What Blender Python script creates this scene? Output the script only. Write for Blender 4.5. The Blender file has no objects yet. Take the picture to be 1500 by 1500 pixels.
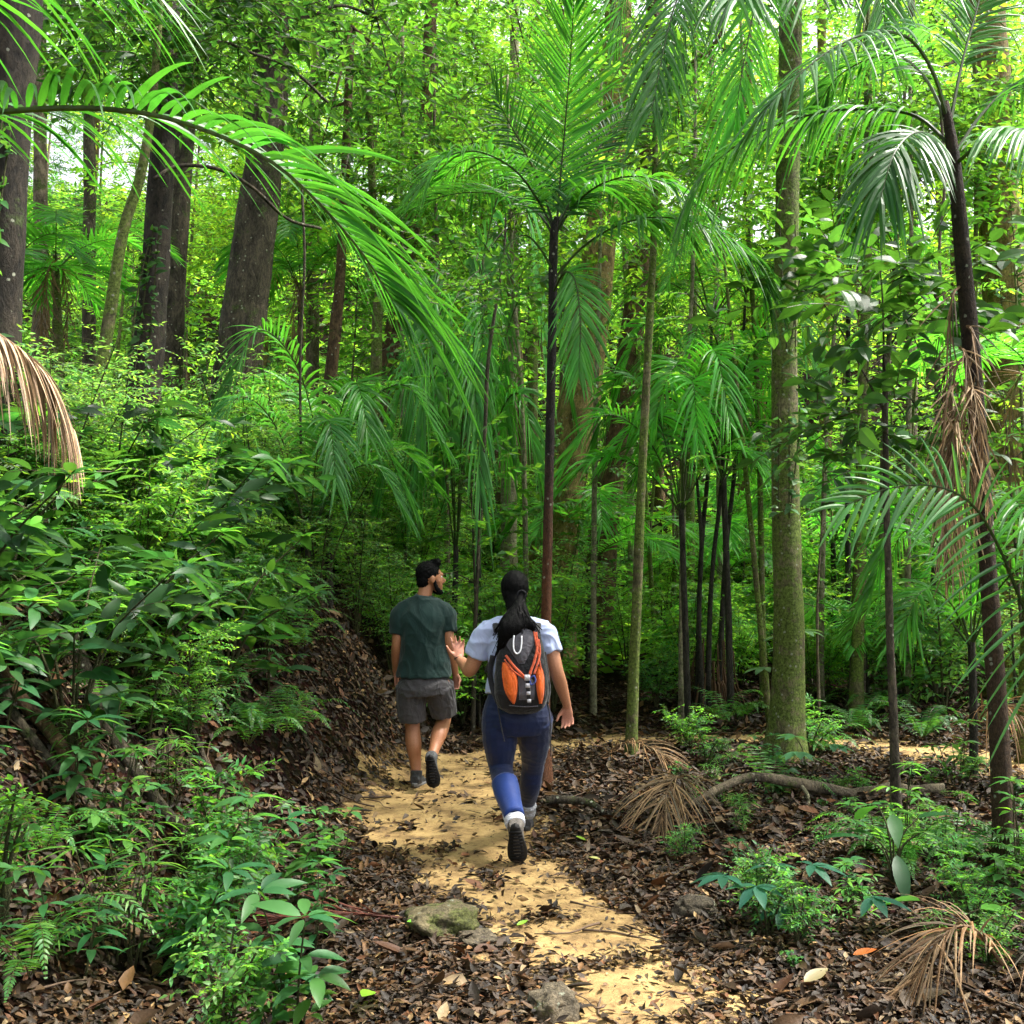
import bpy, math, random
import numpy as np
from mathutils import Vector, noise as mnoise

random.seed(7)
rng = np.random.default_rng(7)
SC = bpy.context.scene
COL = SC.collection
R = math.radians

# ------------------------------------------------------------------ camera model
CAM_H = 1.6
PITCH = R(3.814)
FPX = 1500.0
SP, CP = math.sin(PITCH), math.cos(PITCH)

def P(px, py, Y):
    """world point seen at photo pixel (px, py) and standing Y metres ahead"""
    u = (px - 750) / FPX; v = (750 - py) / FPX
    dy = CP - v * SP; dz = SP + v * CP
    t = Y / dy
    return np.array((u * t, Y, CAM_H + dz * t))

# ------------------------------------------------------------------ terrain
def sstep(a):
    a = np.clip(a, 0, 1); return a * a * (3 - 2 * a)

PATH = np.array([(0.80, 2.2), (0.56, 3.3), (0.40, 4.15), (0.14, 5.0), (-0.16, 5.9), (-0.42, 6.8),
                 (-0.55, 7.7), (-0.45, 8.7), (0.0, 9.6), (0.8, 10.25), (1.8, 10.45), (2.7, 10.2),
                 (3.5, 9.4), (4.1, 8.2), (4.6, 6.8), (5.4, 5.6)])
PATHW = np.array([.42, .37, .36, .40, .52, .60, .55, .46, .36, .27, .26, .26, .30, .34, .36, .40])

def catmull(pts, n):
    pts = np.asarray(pts, float)
    m = len(pts)
    if m == 2:
        t = np.linspace(0, 1, n)[:, None]
        return pts[0] * (1 - t) + pts[1] * t
    e = np.vstack([2 * pts[0] - pts[1], pts, 2 * pts[-1] - pts[-2]])
    u = np.linspace(0, m - 1 - 1e-9, n)
    i = u.astype(int); f = (u - i)[:, None]
    p0, p1, p2, p3 = e[i], e[i + 1], e[i + 2], e[i + 3]
    return .5 * ((2 * p1) + (-p0 + p2) * f + (2 * p0 - 5 * p1 + 4 * p2 - p3) * f ** 2 + (-p0 + 3 * p1 - 3 * p2 + p3) * f ** 3)

_pd = catmull(np.column_stack([PATH, PATHW]), 160)

def path_dist(x, y):
    """signed distance outside the path (negative on it)"""
    x = np.asarray(x, float); y = np.asarray(y, float)
    s = x.shape
    q = np.stack([x.ravel(), y.ravel()], 1)
    best = np.full(len(q), 1e9)
    for k in range(0, len(_pd)):
        d = np.hypot(q[:, 0] - _pd[k, 0], q[:, 1] - _pd[k, 1]) - _pd[k, 2]
        best = np.minimum(best, d)
    return best.reshape(s)

def wob(x, y, s, seed=0.0):
    """cheap smooth pseudo noise, about -1..1"""
    return (np.sin(x * s * 1.7 + y * s * 0.9 + seed) + np.sin(x * s * -0.8 + y * s * 2.1 + 1.7 * seed + 2.)
            + np.sin(x * s * 2.9 - y * s * 1.3 + seed * .6 + 4.) * .6) / 2.6

def H(x, y):
    x = np.asarray(x, float); y = np.asarray(y, float)
    xc = np.interp(y, [0, 4, 5.5, 7, 8, 9, 11, 14, 20], [-2.45, -2.35, -2.3, -2.05, -1.75, -1.5, -1.35, -1.2, -1.0])
    bank = 1.45 * sstep((xc + .95 - x) / 1.8) + .16 * np.maximum(0, xc - x)
    bank = bank + .10 * np.maximum(0, np.minimum(-1.0 - x, 1.2))
    bank = bank * np.interp(y, [0, 2, 3.2, 30], [.6, .75, 1, 1])
    right = .05 * np.maximum(0, x - 2.2)
    far = .15 * np.maximum(0, y - 12.5) + .26 * np.maximum(0, y - 17) + .15 * np.maximum(0, y - 22)
    far = np.where(y > 46, np.interp(y, [46, 60, 200], [.15 * 33.5 + .26 * 29 + .15 * 24, 20., 24.]), far)
    base = np.minimum(bank + right, 3.0) + far
    off = np.clip(path_dist(x, y) / .5, 0, 1)
    return base + off * (.04 * wob(x, y, 2.3) + .025 * wob(x, y, 6.1, 3.)) + .012 * wob(x, y, 9., 1.) * off

def h1(x, y):
    return float(H(np.array([x]), np.array([y]))[0])

# ------------------------------------------------------------------ mesh builder
class MB:
    def __init__(self):
        self.v = []; self.c = []; self.q = []; self.t = []; self.n = 0
    def add(self, v, col, quads=None, tris=None):
        v = np.asarray(v, float).reshape(-1, 3)
        c = np.broadcast_to(np.asarray(col, float), (len(v), 3))
        self.v.append(v); self.c.append(np.array(c))
        if quads is not None and len(quads): self.q.append(np.asarray(quads, int).reshape(-1, 4) + self.n)
        if tris is not None and len(tris): self.t.append(np.asarray(tris, int).reshape(-1, 3) + self.n)
        self.n += len(v)
    def mesh(self, name, mat, smooth=True, origin=None):
        v = np.concatenate(self.v); c = np.concatenate(self.c)
        if origin is not None: v = v - np.asarray(origin, float)
        q = np.concatenate(self.q) if self.q else np.zeros((0, 4), int)
        t = np.concatenate(self.t) if self.t else np.zeros((0, 3), int)
        me = bpy.data.meshes.new(name)
        me.vertices.add(len(v)); me.vertices.foreach_set('co', v.ravel().astype(np.float32))
        nl = q.size + t.size
        me.loops.add(nl); me.loops.foreach_set('vertex_index', np.concatenate([q.ravel(), t.ravel()]).astype(np.int32))
        me.polygons.add(len(q) + len(t))
        st = np.concatenate([np.arange(len(q)) * 4, len(q) * 4 + np.arange(len(t)) * 3])
        me.polygons.foreach_set('loop_start', st.astype(np.int32))
        me.polygons.foreach_set('use_smooth', np.full(len(q) + len(t), smooth, bool))
        me.update(calc_edges=True)
        a = me.color_attributes.new('Col', 'FLOAT_COLOR', 'POINT')
        a.data.foreach_set('color', np.column_stack([c, np.ones(len(c))]).ravel().astype(np.float32))
        me.validate()
        if mat is not None: me.materials.append(mat)
        return me
    def build(self, name, mat, parent=None, smooth=True, origin=None, loc=None):
        o = bpy.data.objects.new(name, self.mesh(name, mat, smooth, origin))
        COL.objects.link(o)
        if parent is not None: o.parent = parent
        elif origin is not None: o.location = origin
        if loc is not None: o.location = loc
        return o

def nz(a):
    a = np.asarray(a, float)
    return a / np.maximum(np.linalg.norm(a, axis=-1, keepdims=True), 1e-9)

def tube(mb, pts, rad, seg=8, col=(.1, .1, .1), ref=None, caps=True, rough=0.0, rs=3.0, lobes=None):
    pts = np.asarray(pts, float); n = len(pts)
    rad = np.asarray(rad, float)
    if rad.ndim == 0: rad = np.full(n, float(rad))
    if rad.ndim == 1: rad = np.column_stack([rad, rad])
    T = nz(np.gradient(pts, axis=0))
    if ref is None:
        m = np.abs(T.mean(0)); ref = np.eye(3)[int(np.argmin(m))]
    S = nz(ref - (T @ ref)[:, None] * T)
    B = np.cross(T, S)
    a = np.linspace(0, 2 * np.pi, seg, endpoint=False)
    ca, sa = np.cos(a), np.sin(a)
    k = np.ones((n, seg))
    if rough:
        L = np.concatenate([[0], np.cumsum(np.linalg.norm(np.diff(pts, axis=0), axis=1))])
        sd = random.random() * 40
        for i in range(n):
            for j in range(seg):
                k[i, j] += rough * mnoise.noise(Vector((ca[j] * 1.3 + sd, sa[j] * 1.3, L[i] * rs)))
    if lobes is not None:
        k = k + lobes(np.linspace(0, 1, n)[:, None], a[None, :])
    v = pts[:, None, :] + (S[:, None, :] * (ca * k)[..., None] * rad[:, 0, None, None] + B[:, None, :] * (sa * k)[..., None] * rad[:, 1, None, None])
    i = np.arange(n - 1)[:, None] * seg; j = np.arange(seg)[None, :]; j2 = (j + 1) % seg
    q = np.stack([i + j, i + j2, i + seg + j2, i + seg + j], -1).reshape(-1, 4)
    vv = v.reshape(-1, 3); tris = []
    if caps:
        vv = np.vstack([vv, pts[0], pts[-1]]); c0 = n * seg; c1 = c0 + 1
        jj = np.arange(seg); j3 = (jj + 1) % seg
        tris = np.concatenate([np.stack([np.full(seg, c0), j3, jj], 1), np.stack([np.full(seg, c1), (n - 1) * seg + jj, (n - 1) * seg + j3], 1)])
    cc = np.asarray(col, float)
    if cc.ndim == 2:
        cc = np.repeat(cc, seg, 0)
        if caps: cc = np.vstack([cc, cc[0], cc[-1]])
    mb.add(vv, cc, q, tris)

_rw = ((.10, .50), (.28, .92), (.48, 1.), (.68, .80), (.86, .40))
_HI = np.array([(0, 0, 0)] + [(t, sg * w, abs(sg) * w) for t, w in _rw for sg in (-1, 0, 1)] + [(1, 0, 0)])
_HIT = np.array([(0, 2, 1), (0, 3, 2), (13, 14, 16), (14, 15, 16)])
_HIQ = np.array([q for r in range(4) for q in ((1 + 3 * r, 2 + 3 * r, 5 + 3 * r, 4 + 3 * r), (2 + 3 * r, 3 + 3 * r, 6 + 3 * r, 5 + 3 * r))])
_MD = np.array([(0, 0, 0), (.3, -1, 1), (.3, 0, 0), (.3, 1, 1), (.68, -.72, .7), (.68, 0, 0), (.68, .72, .7), (1, 0, 0)])
_MDT = np.array([(0, 2, 1), (0, 3, 2), (4, 5, 7), (5, 6, 7)]); _MDQ = np.array([(1, 2, 5, 4), (2, 3, 6, 5)])
_LO = np.array([(0, 0, 0), (.42, -1, 1), (1, 0, 0), (.42, 1, 1)])
_LOT = np.array([(0, 2, 1), (0, 3, 2)])

def leaves(mb, pos, d, nrm, L, W, droop=.2, col=(.05, .13, .03), hi=False, fold=.25):
    pos = np.asarray(pos, float).reshape(-1, 3); n = len(pos)
    d = nz(np.broadcast_to(d, (n, 3))); s = nz(np.cross(d, np.broadcast_to(nrm, (n, 3)))); u = np.cross(s, d)
    L = np.broadcast_to(np.asarray(L, float), (n,)); W = np.broadcast_to(np.asarray(W, float), (n,))
    droop = np.broadcast_to(np.asarray(droop, float), (n,))
    T, TT, QQ = (_MD, _MDT, _MDQ) if hi == 'mid' else (_HI, _HIT, _HIQ) if hi else (_LO, _LOT, None); k = len(T)
    t = T[:, 0][None, :, None]; w = T[:, 1][None, :, None]; f = T[:, 2][None, :, None]
    v = (pos[:, None] + d[:, None] * (L[:, None, None] * t) + s[:, None] * (w * .5 * W[:, None, None])
         + u[:, None] * (f * fold * .5 * W[:, None, None]) - u[:, None] * (t ** 2 * (droop * L)[:, None, None]))
    off = (np.arange(n) * k)[:, None, None]
    col = np.broadcast_to(np.asarray(col, float), (n, 3))
    mb.add(v.reshape(-1, 3), np.repeat(col, k, 0),
           (QQ[None] + off).reshape(-1, 4) if hi else None,
           (TT[None] + off).reshape(-1, 3))

def vary(base, n, amt=.25, warm=.25):
    """per-leaf colour variation about a base leaf colour"""
    base = np.asarray(base, float)
    k = np.clip(1 + amt * rng.standard_normal((n, 1)), .4, 2)
    w = np.clip(rng.standard_normal((n, 1)) * warm, -.3, .9)
    return np.clip(base * k * np.concatenate([1 + w, 1 + .35 * w, 1 - .3 * w], 1), .004, .9)

def sprays(mb, base, td, tl, k=12, L=.1, W=.04, droop=.25, col=(.05, .13, .03), hi=False, amt=.25, warm=.25, twig=.004, flat=.45, fwd=.5, tcol=(.05, .045, .025)):
    """twigs from base along td with k alternate leaves each"""
    base = np.asarray(base, float); n = len(base)
    td = nz(td); tl = np.broadcast_to(np.asarray(tl, float), (n,))
    up = np.array((0, 0, 1.)) + flat * rng.standard_normal((n, 3)) * .5
    sd = nz(np.cross(td, up)); tu = np.cross(sd, td)
    t = (np.arange(k) + .6) / k
    sag = -.22 * t ** 2
    pos = base[:, None] + td[:, None] * (tl[:, None] * t)[..., None]
    pos[..., 2] += tl[:, None] * sag
    sg = np.where(np.arange(k) % 2 == 0, 1, -1)[None, :, None]
    dd = td[:, None] * fwd + sd[:, None] * sg * .85 + rng.standard_normal((n, k, 3)) * .22
    dd[..., 2] -= .12
    dd[:, -1] = td + rng.standard_normal((n, 3)) * .15
    nn = tu[:, None] + rng.standard_normal((n, k, 3)) * flat
    LL = L * (.65 + .6 * rng.random((n, k))); WW = LL * (W / L) * (.85 + .3 * rng.random((n, k)))
    cc = vary(col, n * k, amt, warm) * np.repeat(np.clip(1 + .2 * rng.standard_normal((n, 1)), .5, 1.6), k, 0)
    leaves(mb, pos.reshape(-1, 3), dd.reshape(-1, 3), nn.reshape(-1, 3), LL.ravel(), WW.ravel(), droop, cc, hi)
    if twig:
        for i in range(n):
            tt = np.linspace(0, 1, 4)[:, None]
            p = base[i] + td[i] * tl[i] * tt; p[:, 2] += -.22 * tl[i] * tt[:, 0] ** 2
            tube(mb, p, np.linspace(twig, twig * .35, 4), 3, tcol, caps=False)

def frond(mb, rach, n=40, L=.5, W=.025, ang=50, lift=.35, droop=.5, up=(0, 0, 1), col=(.03, .12, .02), rcol=(.03, .05, .015),
          r0=.012, start=.12, seg=5, jit=.08, prof=None, amt=.15, fold=True, warm=.1):
    """pinnate palm frond along the 3D rachis; leaflets are bent tapering strips"""
    rach = catmull(rach, 30); up = np.asarray(up, float)
    tube(mb, rach, np.linspace(r0, r0 * .2, 30), 5, rcol, caps=False)
    T = nz(np.gradient(rach, axis=0))
    u = np.linspace(start, .995, n)
    x = u * 29; i = np.minimum(x.astype(int), 28); f = (x - i)[:, None]
    p = rach[i] * (1 - f) + rach[i + 1] * f; t = nz(T[i] * (1 - f) + T[i + 1] * f)
    U = nz(up - (t @ up)[:, None] * t); S = np.cross(t, U)
    s01 = (u - start) / (1 - start)
    pl = prof(s01) if prof else (.35 + .65 * np.sin(np.pi * np.clip(.12 + .80 * s01, 0, 1)) ** .8)
    a = np.radians(ang) * (1.12 - .75 * s01 ** 1.6)
    for sg in (1, -1):
        aa = a + jit * rng.standard_normal(n)
        d = nz(t * np.cos(aa)[:, None] + S * (sg * np.sin(aa))[:, None] + U * (lift + jit * rng.standard_normal((n, 1))))
        LL = L * pl * (1 + .08 * rng.standard_normal(n))
        s = np.linspace(0, 1, seg + 1)
        c = d[:, None] * (LL[:, None] * s)[..., None]
        dr = droop * (1 + .25 * rng.standard_normal(n))
        bend = (dr * LL)[:, None] * s ** 2.0
        pt = p[:, None] + c; pt[..., 2] -= bend
        pt[..., 2] += bend * .0
        # keep length roughly constant while the strip bends
        wdir = nz(t - (np.sum(t * d, 1))[:, None] * d)
        w = W * .5 * np.minimum(1, s * 5 + .25) * np.clip(1 - s, 0, 1) ** .55
        w = w[None] * (.8 + .3 * rng.random((n, 1))); 
        wd = nz(wdir + .25 * rng.standard_normal((n, 3)))
        nn = np.cross(d, wd)
        Lf = pt - wd[:, None] * w[..., None]; Rt = pt + wd[:, None] * w[..., None]
        cc = vary(col, n, amt, warm)
        if fold:
            g = nn[:, None] * (w * .35)[..., None] * np.where(nn[:, 2] > 0, -1, 1)[:, None, None]
            M = pt - g
            v = np.stack([Lf, M, Rt], 2).reshape(n, -1, 3); K = 3
        else:
            v = np.stack([Lf, Rt], 2).reshape(n, -1, 3); K = 2
        qs = []
        for r in range(seg):
            for k in range(K - 1):
                qs.append((r * K + k, r * K + k + 1, (r + 1) * K + k + 1, (r + 1) * K + k))
        qs = np.array(qs)[None] + (np.arange(n) * (seg + 1) * K)[:, None, None]
        mb.add(v.reshape(-1, 3), np.repeat(cc, (seg + 1) * K, 0), qs.reshape(-1, 4))

# ------------------------------------------------------------------ things
def tag(o, label=None, cat=None, group=None, kind=None):
    if label: o['label'] = label
    if cat: o['category'] = cat
    if group: o['group'] = group
    if kind: o['kind'] = kind
    return o

def thing(name, loc, label, cat, group=None):
    o = bpy.data.objects.new(name, None); COL.objects.link(o)
    o.empty_display_size = .1
    o.location = [float(q) for q in loc]
    return tag(o, label, cat, group)

def copy_tree(o, parent=None):
    c = o.copy(); COL.objects.link(c)
    if parent is not None: c.parent = parent
    for ch in KIDS.get(o.name, ()): copy_tree(ch, c)
    return c
KIDS = {}

# ------------------------------------------------------------------ materials
def newmat(name):
    m = bpy.data.materials.new(name); m.use_nodes = True
    nt = m.node_tree; nt.nodes.clear()
    out = nt.nodes.new('ShaderNodeOutputMaterial')
    return m, nt, out

def N(nt, t, **kw):
    n = nt.nodes.new(t)
    for k, v in kw.items():
        if k.startswith('i_'):
            n.inputs[k[2:].replace('_', ' ')].default_value = v
        else: setattr(n, k, v)
    return n

def leafmat(name, rough=.38, trans=.45, tcol=(2.3, 2.1, .8), spec=.5, tone=(1, 1, 1)):
    m, nt, out = newmat(name); lk = nt.links.new
    at = N(nt, 'ShaderNodeAttribute', attribute_name='Col')
    oi = N(nt, 'ShaderNodeObjectInfo')
    mr = N(nt, 'ShaderNodeMapRange'); mr.inputs['To Min'].default_value = .8; mr.inputs['To Max'].default_value = 1.22
    lk(oi.outputs['Random'], mr.inputs['Value'])
    geo = N(nt, 'ShaderNodeNewGeometry')
    ns = N(nt, 'ShaderNodeTexNoise'); ns.inputs['Scale'].default_value = 3.; ns.inputs['Detail'].default_value = 4
    lk(geo.outputs['Position'], ns.inputs['Vector'])
    m2 = N(nt, 'ShaderNodeMapRange'); m2.inputs['From Min'].default_value = .3; m2.inputs['From Max'].default_value = .7
    m2.inputs['To Min'].default_value = .72; m2.inputs['To Max'].default_value = 1.25
    lk(ns.outputs['Fac'], m2.inputs['Value'])
    mu = N(nt, 'ShaderNodeMath', operation='MULTIPLY'); lk(mr.outputs[0], mu.inputs[0]); lk(m2.outputs[0], mu.inputs[1])
    vm = N(nt, 'ShaderNodeVectorMath', operation='SCALE'); lk(at.outputs['Color'], vm.inputs[0]); lk(mu.outputs[0], vm.inputs['Scale'])
    tn = N(nt, 'ShaderNodeVectorMath', operation='MULTIPLY'); lk(vm.outputs[0], tn.inputs[0]); tn.inputs[1].default_value = tone
    nb = N(nt, 'ShaderNodeTexNoise'); nb.inputs['Scale'].default_value = 21.; nb.inputs['Detail'].default_value = 5; nb.inputs['Roughness'].default_value = .7
    lk(geo.outputs['Position'], nb.inputs['Vector'])
    rb = ramp(nt, [(.64, (0, 0, 0)), (.70, (.8, .8, .8))]); lk(nb.outputs['Fac'], rb.inputs[0])
    mb_ = N(nt, 'ShaderNodeMix', data_type='RGBA'); lk(rb.outputs[0], mb_.inputs[0]); lk(tn.outputs[0], mb_.inputs[6]); mb_.inputs[7].default_value = (.10, .085, .03, 1)
    class _o: outputs = [mb_.outputs[2]]
    tn = _o
    tv = N(nt, 'ShaderNodeVectorMath', operation='MULTIPLY'); lk(tn.outputs[0], tv.inputs[0]); tv.inputs[1].default_value = tcol
    b = N(nt, 'ShaderNodeBsdfPrincipled'); lk(tn.outputs[0], b.inputs['Base Color'])
    b.inputs['Roughness'].default_value = rough; b.inputs['Specular IOR Level'].default_value = spec
    tr = N(nt, 'ShaderNodeBsdfTranslucent'); lk(tv.outputs[0], tr.inputs['Color'])
    mx = N(nt, 'ShaderNodeMixShader'); mx.inputs[0].default_value = trans
    lk(b.outputs[0], mx.inputs[1]); lk(tr.outputs[0], mx.inputs[2]); lk(mx.outputs[0], out.inputs['Surface'])
    return m

def ramp(nt, stops):
    r = N(nt, 'ShaderNodeValToRGB'); e = r.color_ramp.elements
    e[0].position, e[0].color = stops[0][0], (*stops[0][1], 1)
    e[1].position, e[1].color = stops[-1][0], (*stops[-1][1], 1)
    for p, c in stops[1:-1]:
        x = e.new(p); x.color = (*c, 1)
    return r

def barkmat(name, dark, light, moss=None, mossamt=.5, scale=9., stretch=(1, 1, .45), bump=.9, rough=.85, rings=False, coord='Object', zmix=None):
    """bark: fissured two-tone base, lichen flecks, moss in ragged patches, optional leaf-scar rings"""
    m, nt, out = newmat(name); lk = nt.links.new
    tc = N(nt, 'ShaderNodeTexCoord'); mp = N(nt, 'ShaderNodeMapping'); mp.inputs['Scale'].default_value = stretch
    lk(tc.outputs[coord], mp.inputs['Vector'])
    n1 = N(nt, 'ShaderNodeTexNoise'); n1.inputs['Scale'].default_value = scale; n1.inputs['Detail'].default_value = 10; n1.inputs['Roughness'].default_value = .75; n1.inputs['Distortion'].default_value = .6
    lk(mp.outputs[0], n1.inputs['Vector'])
    nf = N(nt, 'ShaderNodeTexNoise'); nf.inputs['Scale'].default_value = scale * 6; nf.inputs['Detail'].default_value = 6; nf.inputs['Roughness'].default_value = .7
    lk(mp.outputs[0], nf.inputs['Vector'])
    rp = ramp(nt, [(.36, dark), (.50, tuple((a + b) / 2 for a, b in zip(dark, light))), (.62, light)]); lk(n1.outputs['Fac'], rp.inputs[0])
    rf = ramp(nt, [(.33, (.35, .33, .3)), (.5, (1, 1, 1)), (.68, (1.5, 1.45, 1.3))]); lk(nf.outputs['Fac'], rf.inputs[0])
    m0 = N(nt, 'ShaderNodeMix', data_type='RGBA', blend_type='MULTIPLY'); m0.inputs[0].default_value = .85; lk(rp.outputs[0], m0.inputs[6]); lk(rf.outputs[0], m0.inputs[7])
    colout = m0.outputs[2]
    if zmix is not None:
        sx = N(nt, 'ShaderNodeSeparateXYZ'); lk(tc.outputs[coord], sx.inputs[0])
        mrz = N(nt, 'ShaderNodeMapRange'); mrz.inputs['From Min'].default_value = zmix[0]; mrz.inputs['From Max'].default_value = zmix[1]; mrz.inputs['To Min'].default_value = 1.25; mrz.inputs['To Max'].default_value = -.25
        lk(sx.outputs['Z'], mrz.inputs['Value'])
        az = N(nt, 'ShaderNodeMath', operation='ADD', use_clamp=True); sb = N(nt, 'ShaderNodeMath', operation='MULTIPLY_ADD'); lk(n1.outputs['Fac'], sb.inputs[0]); sb.inputs[1].default_value = 1.6; sb.inputs[2].default_value = -.8
        lk(mrz.outputs[0], az.inputs[0]); lk(sb.outputs[0], az.inputs[1])
        rz = ramp(nt, [(.35, tuple(.35 * q for q in zmix[2])), (.6, zmix[2])]); lk(nf.outputs['Fac'], rz.inputs[0])
        mz = N(nt, 'ShaderNodeMix', data_type='RGBA'); lk(az.outputs[0], mz.inputs[0]); lk(colout, mz.inputs[6]); lk(rz.outputs[0], mz.inputs[7]); colout = mz.outputs[2]
    if rings:
        wv = N(nt, 'ShaderNodeTexWave', wave_type='BANDS', bands_direction='Z'); wv.inputs['Scale'].default_value = 2.4; wv.inputs['Distortion'].default_value = 5.; wv.inputs['Detail'].default_value = 4
        lk(tc.outputs[coord], wv.inputs['Vector'])
        r2 = ramp(nt, [(.0, (.4, .4, .4)), (.14, (1, 1, 1)), (1., (1, 1, 1))]); lk(wv.outputs['Fac'], r2.inputs[0])
        mm = N(nt, 'ShaderNodeMix', data_type='RGBA', blend_type='MULTIPLY'); mm.inputs[0].default_value = .5
        lk(colout, mm.inputs[6]); lk(r2.outputs[0], mm.inputs[7]); colout = mm.outputs[2]
    if moss is not None:
        n2 = N(nt, 'ShaderNodeTexNoise'); n2.inputs['Scale'].default_value = 4.2; n2.inputs['Detail'].default_value = 12; n2.inputs['Roughness'].default_value = .78
        lk(tc.outputs[coord], n2.inputs['Vector'])
        r3 = ramp(nt, [(.66 - .3 * mossamt, (0, 0, 0)), (.71 - .3 * mossamt, (1, 1, 1))]); lk(n2.outputs['Fac'], r3.inputs[0])
        n3 = N(nt, 'ShaderNodeTexNoise'); n3.inputs['Scale'].default_value = 45; n3.inputs['Detail'].default_value = 6; n3.inputs['Roughness'].default_value = .7; lk(tc.outputs[coord], n3.inputs['Vector'])
        r4 = ramp(nt, [(.35, tuple(.25 * q for q in moss)), (.5, tuple(.8 * q for q in moss)), (.66, tuple(1.5 * q for q in moss))]); lk(n3.outputs['Fac'], r4.inputs[0])
        mm = N(nt, 'ShaderNodeMix', data_type='RGBA'); lk(r3.outputs[0], mm.inputs[0]); lk(colout, mm.inputs[6]); lk(r4.outputs[0], mm.inputs[7]); colout = mm.outputs[2]
        # pale lichen flecks
        n5 = N(nt, 'ShaderNodeTexVoronoi'); n5.inputs['Scale'].default_value = 13; lk(tc.outputs[coord], n5.inputs['Vector'])
        n6 = N(nt, 'ShaderNodeMath', operation='MULTIPLY_ADD'); lk(nf.outputs['Fac'], n6.inputs[0]); n6.inputs[1].default_value = .35; lk(n5.outputs['Distance'], n6.inputs[2])
        r6 = ramp(nt, [(.28, (1, 1, 1)), (.33, (0, 0, 0))]); lk(n6.outputs[0], r6.inputs[0])
        mm = N(nt, 'ShaderNodeMix', data_type='RGBA'); lk(r6.outputs[0], mm.inputs[0]); lk(colout, mm.inputs[6]); mm.inputs[7].default_value = (.26, .27, .20, 1); colout = mm.outputs[2]
    b = N(nt, 'ShaderNodeBsdfPrincipled'); b.inputs['Roughness'].default_value = rough; b.inputs['Specular IOR Level'].default_value = .25
    lk(colout, b.inputs['Base Color'])
    ad = N(nt, 'ShaderNodeMath', operation='MULTIPLY_ADD'); lk(nf.outputs['Fac'], ad.inputs[0]); ad.inputs[1].default_value = .4; lk(n1.outputs['Fac'], ad.inputs[2])
    bp = N(nt, 'ShaderNodeBump'); bp.inputs['Strength'].default_value = bump; bp.inputs['Distance'].default_value = .05
    lk(ad.outputs[0], bp.inputs['Height']); lk(bp.outputs[0], b.inputs['Normal']); lk(b.outputs[0], out.inputs['Surface'])
    return m

def attrmat(name, rough=.6, spec=.4, bump=0., bscale=60., trans=0.):
    """base colour from the mesh's own colour attribute, with fine grain"""
    m, nt, out = newmat(name); lk = nt.links.new
    at = N(nt, 'ShaderNodeAttribute', attribute_name='Col')
    tc = N(nt, 'ShaderNodeTexCoord')
    ns = N(nt, 'ShaderNodeTexNoise'); ns.inputs['Scale'].default_value = bscale; ns.inputs['Detail'].default_value = 5; lk(tc.outputs['Object'], ns.inputs['Vector'])
    mr = N(nt, 'ShaderNodeMapRange'); mr.inputs['From Min'].default_value = .3; mr.inputs['From Max'].default_value = .7; mr.inputs['To Min'].default_value = .78; mr.inputs['To Max'].default_value = 1.18
    lk(ns.outputs['Fac'], mr.inputs['Value'])
    vm = N(nt, 'ShaderNodeVectorMath', operation='SCALE'); lk(at.outputs['Color'], vm.inputs[0]); lk(mr.outputs[0], vm.inputs['Scale'])
    b = N(nt, 'ShaderNodeBsdfPrincipled'); b.inputs['Roughness'].default_value = rough; b.inputs['Specular IOR Level'].default_value = spec
    lk(vm.outputs[0], b.inputs['Base Color'])
    if bump:
        bp = N(nt, 'ShaderNodeBump'); bp.inputs['Strength'].default_value = bump; bp.inputs['Distance'].default_value = .01
        lk(ns.outputs['Fac'], bp.inputs['Height']); lk(bp.outputs[0], b.inputs['Normal'])
    sh = b.outputs[0]
    if trans:
        tr = N(nt, 'ShaderNodeBsdfTranslucent'); lk(vm.outputs[0], tr.inputs['Color'])
        mx = N(nt, 'ShaderNodeMixShader'); mx.inputs[0].default_value = trans; lk(sh, mx.inputs[1]); lk(tr.outputs[0], mx.inputs[2]); sh = mx.outputs[0]
    lk(sh, out.inputs['Surface'])
    return m

def clothmat(name, col, scale=14., amt=.35, weave=500., rough=.85, bump=.35, stretch=(1, 1, 1)):
    m, nt, out = newmat(name); lk = nt.links.new
    tc = N(nt, 'ShaderNodeTexCoord'); mp = N(nt, 'ShaderNodeMapping'); mp.inputs['Scale'].default_value = stretch; lk(tc.outputs['Object'], mp.inputs['Vector'])
    n1 = N(nt, 'ShaderNodeTexNoise'); n1.inputs['Scale'].default_value = scale; n1.inputs['Detail'].default_value = 4; n1.inputs['Distortion'].default_value = 1.2
    lk(mp.outputs[0], n1.inputs['Vector'])
    n2 = N(nt, 'ShaderNodeTexNoise'); n2.inputs['Scale'].default_value = weave; lk(tc.outputs['Object'], n2.inputs['Vector'])
    rp = ramp(nt, [(.25, tuple(q * (1 - amt * .5) for q in col)), (.75, tuple(min(1, q * (1 + amt * .5)) for q in col))]); lk(n1.outputs['Fac'], rp.inputs[0])
    b = N(nt, 'ShaderNodeBsdfPrincipled'); b.inputs['Roughness'].default_value = rough; b.inputs['Specular IOR Level'].default_value = .25
    b.inputs['Sheen Weight'].default_value = .15
    lk(rp.outputs[0], b.inputs['Base Color'])
    bp = N(nt, 'ShaderNodeBump'); bp.inputs['Strength'].default_value = bump; bp.inputs['Distance'].default_value = .03; lk(n1.outputs['Fac'], bp.inputs['Height'])
    b2 = N(nt, 'ShaderNodeBump'); b2.inputs['Strength'].default_value = .25; b2.inputs['Distance'].default_value = .002; lk(n2.outputs['Fac'], b2.inputs['Height']); lk(bp.outputs[0], b2.inputs['Normal'])
    lk(b2.outputs[0], b.inputs['Normal']); lk(b.outputs[0], out.inputs['Surface'])
    return m

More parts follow.
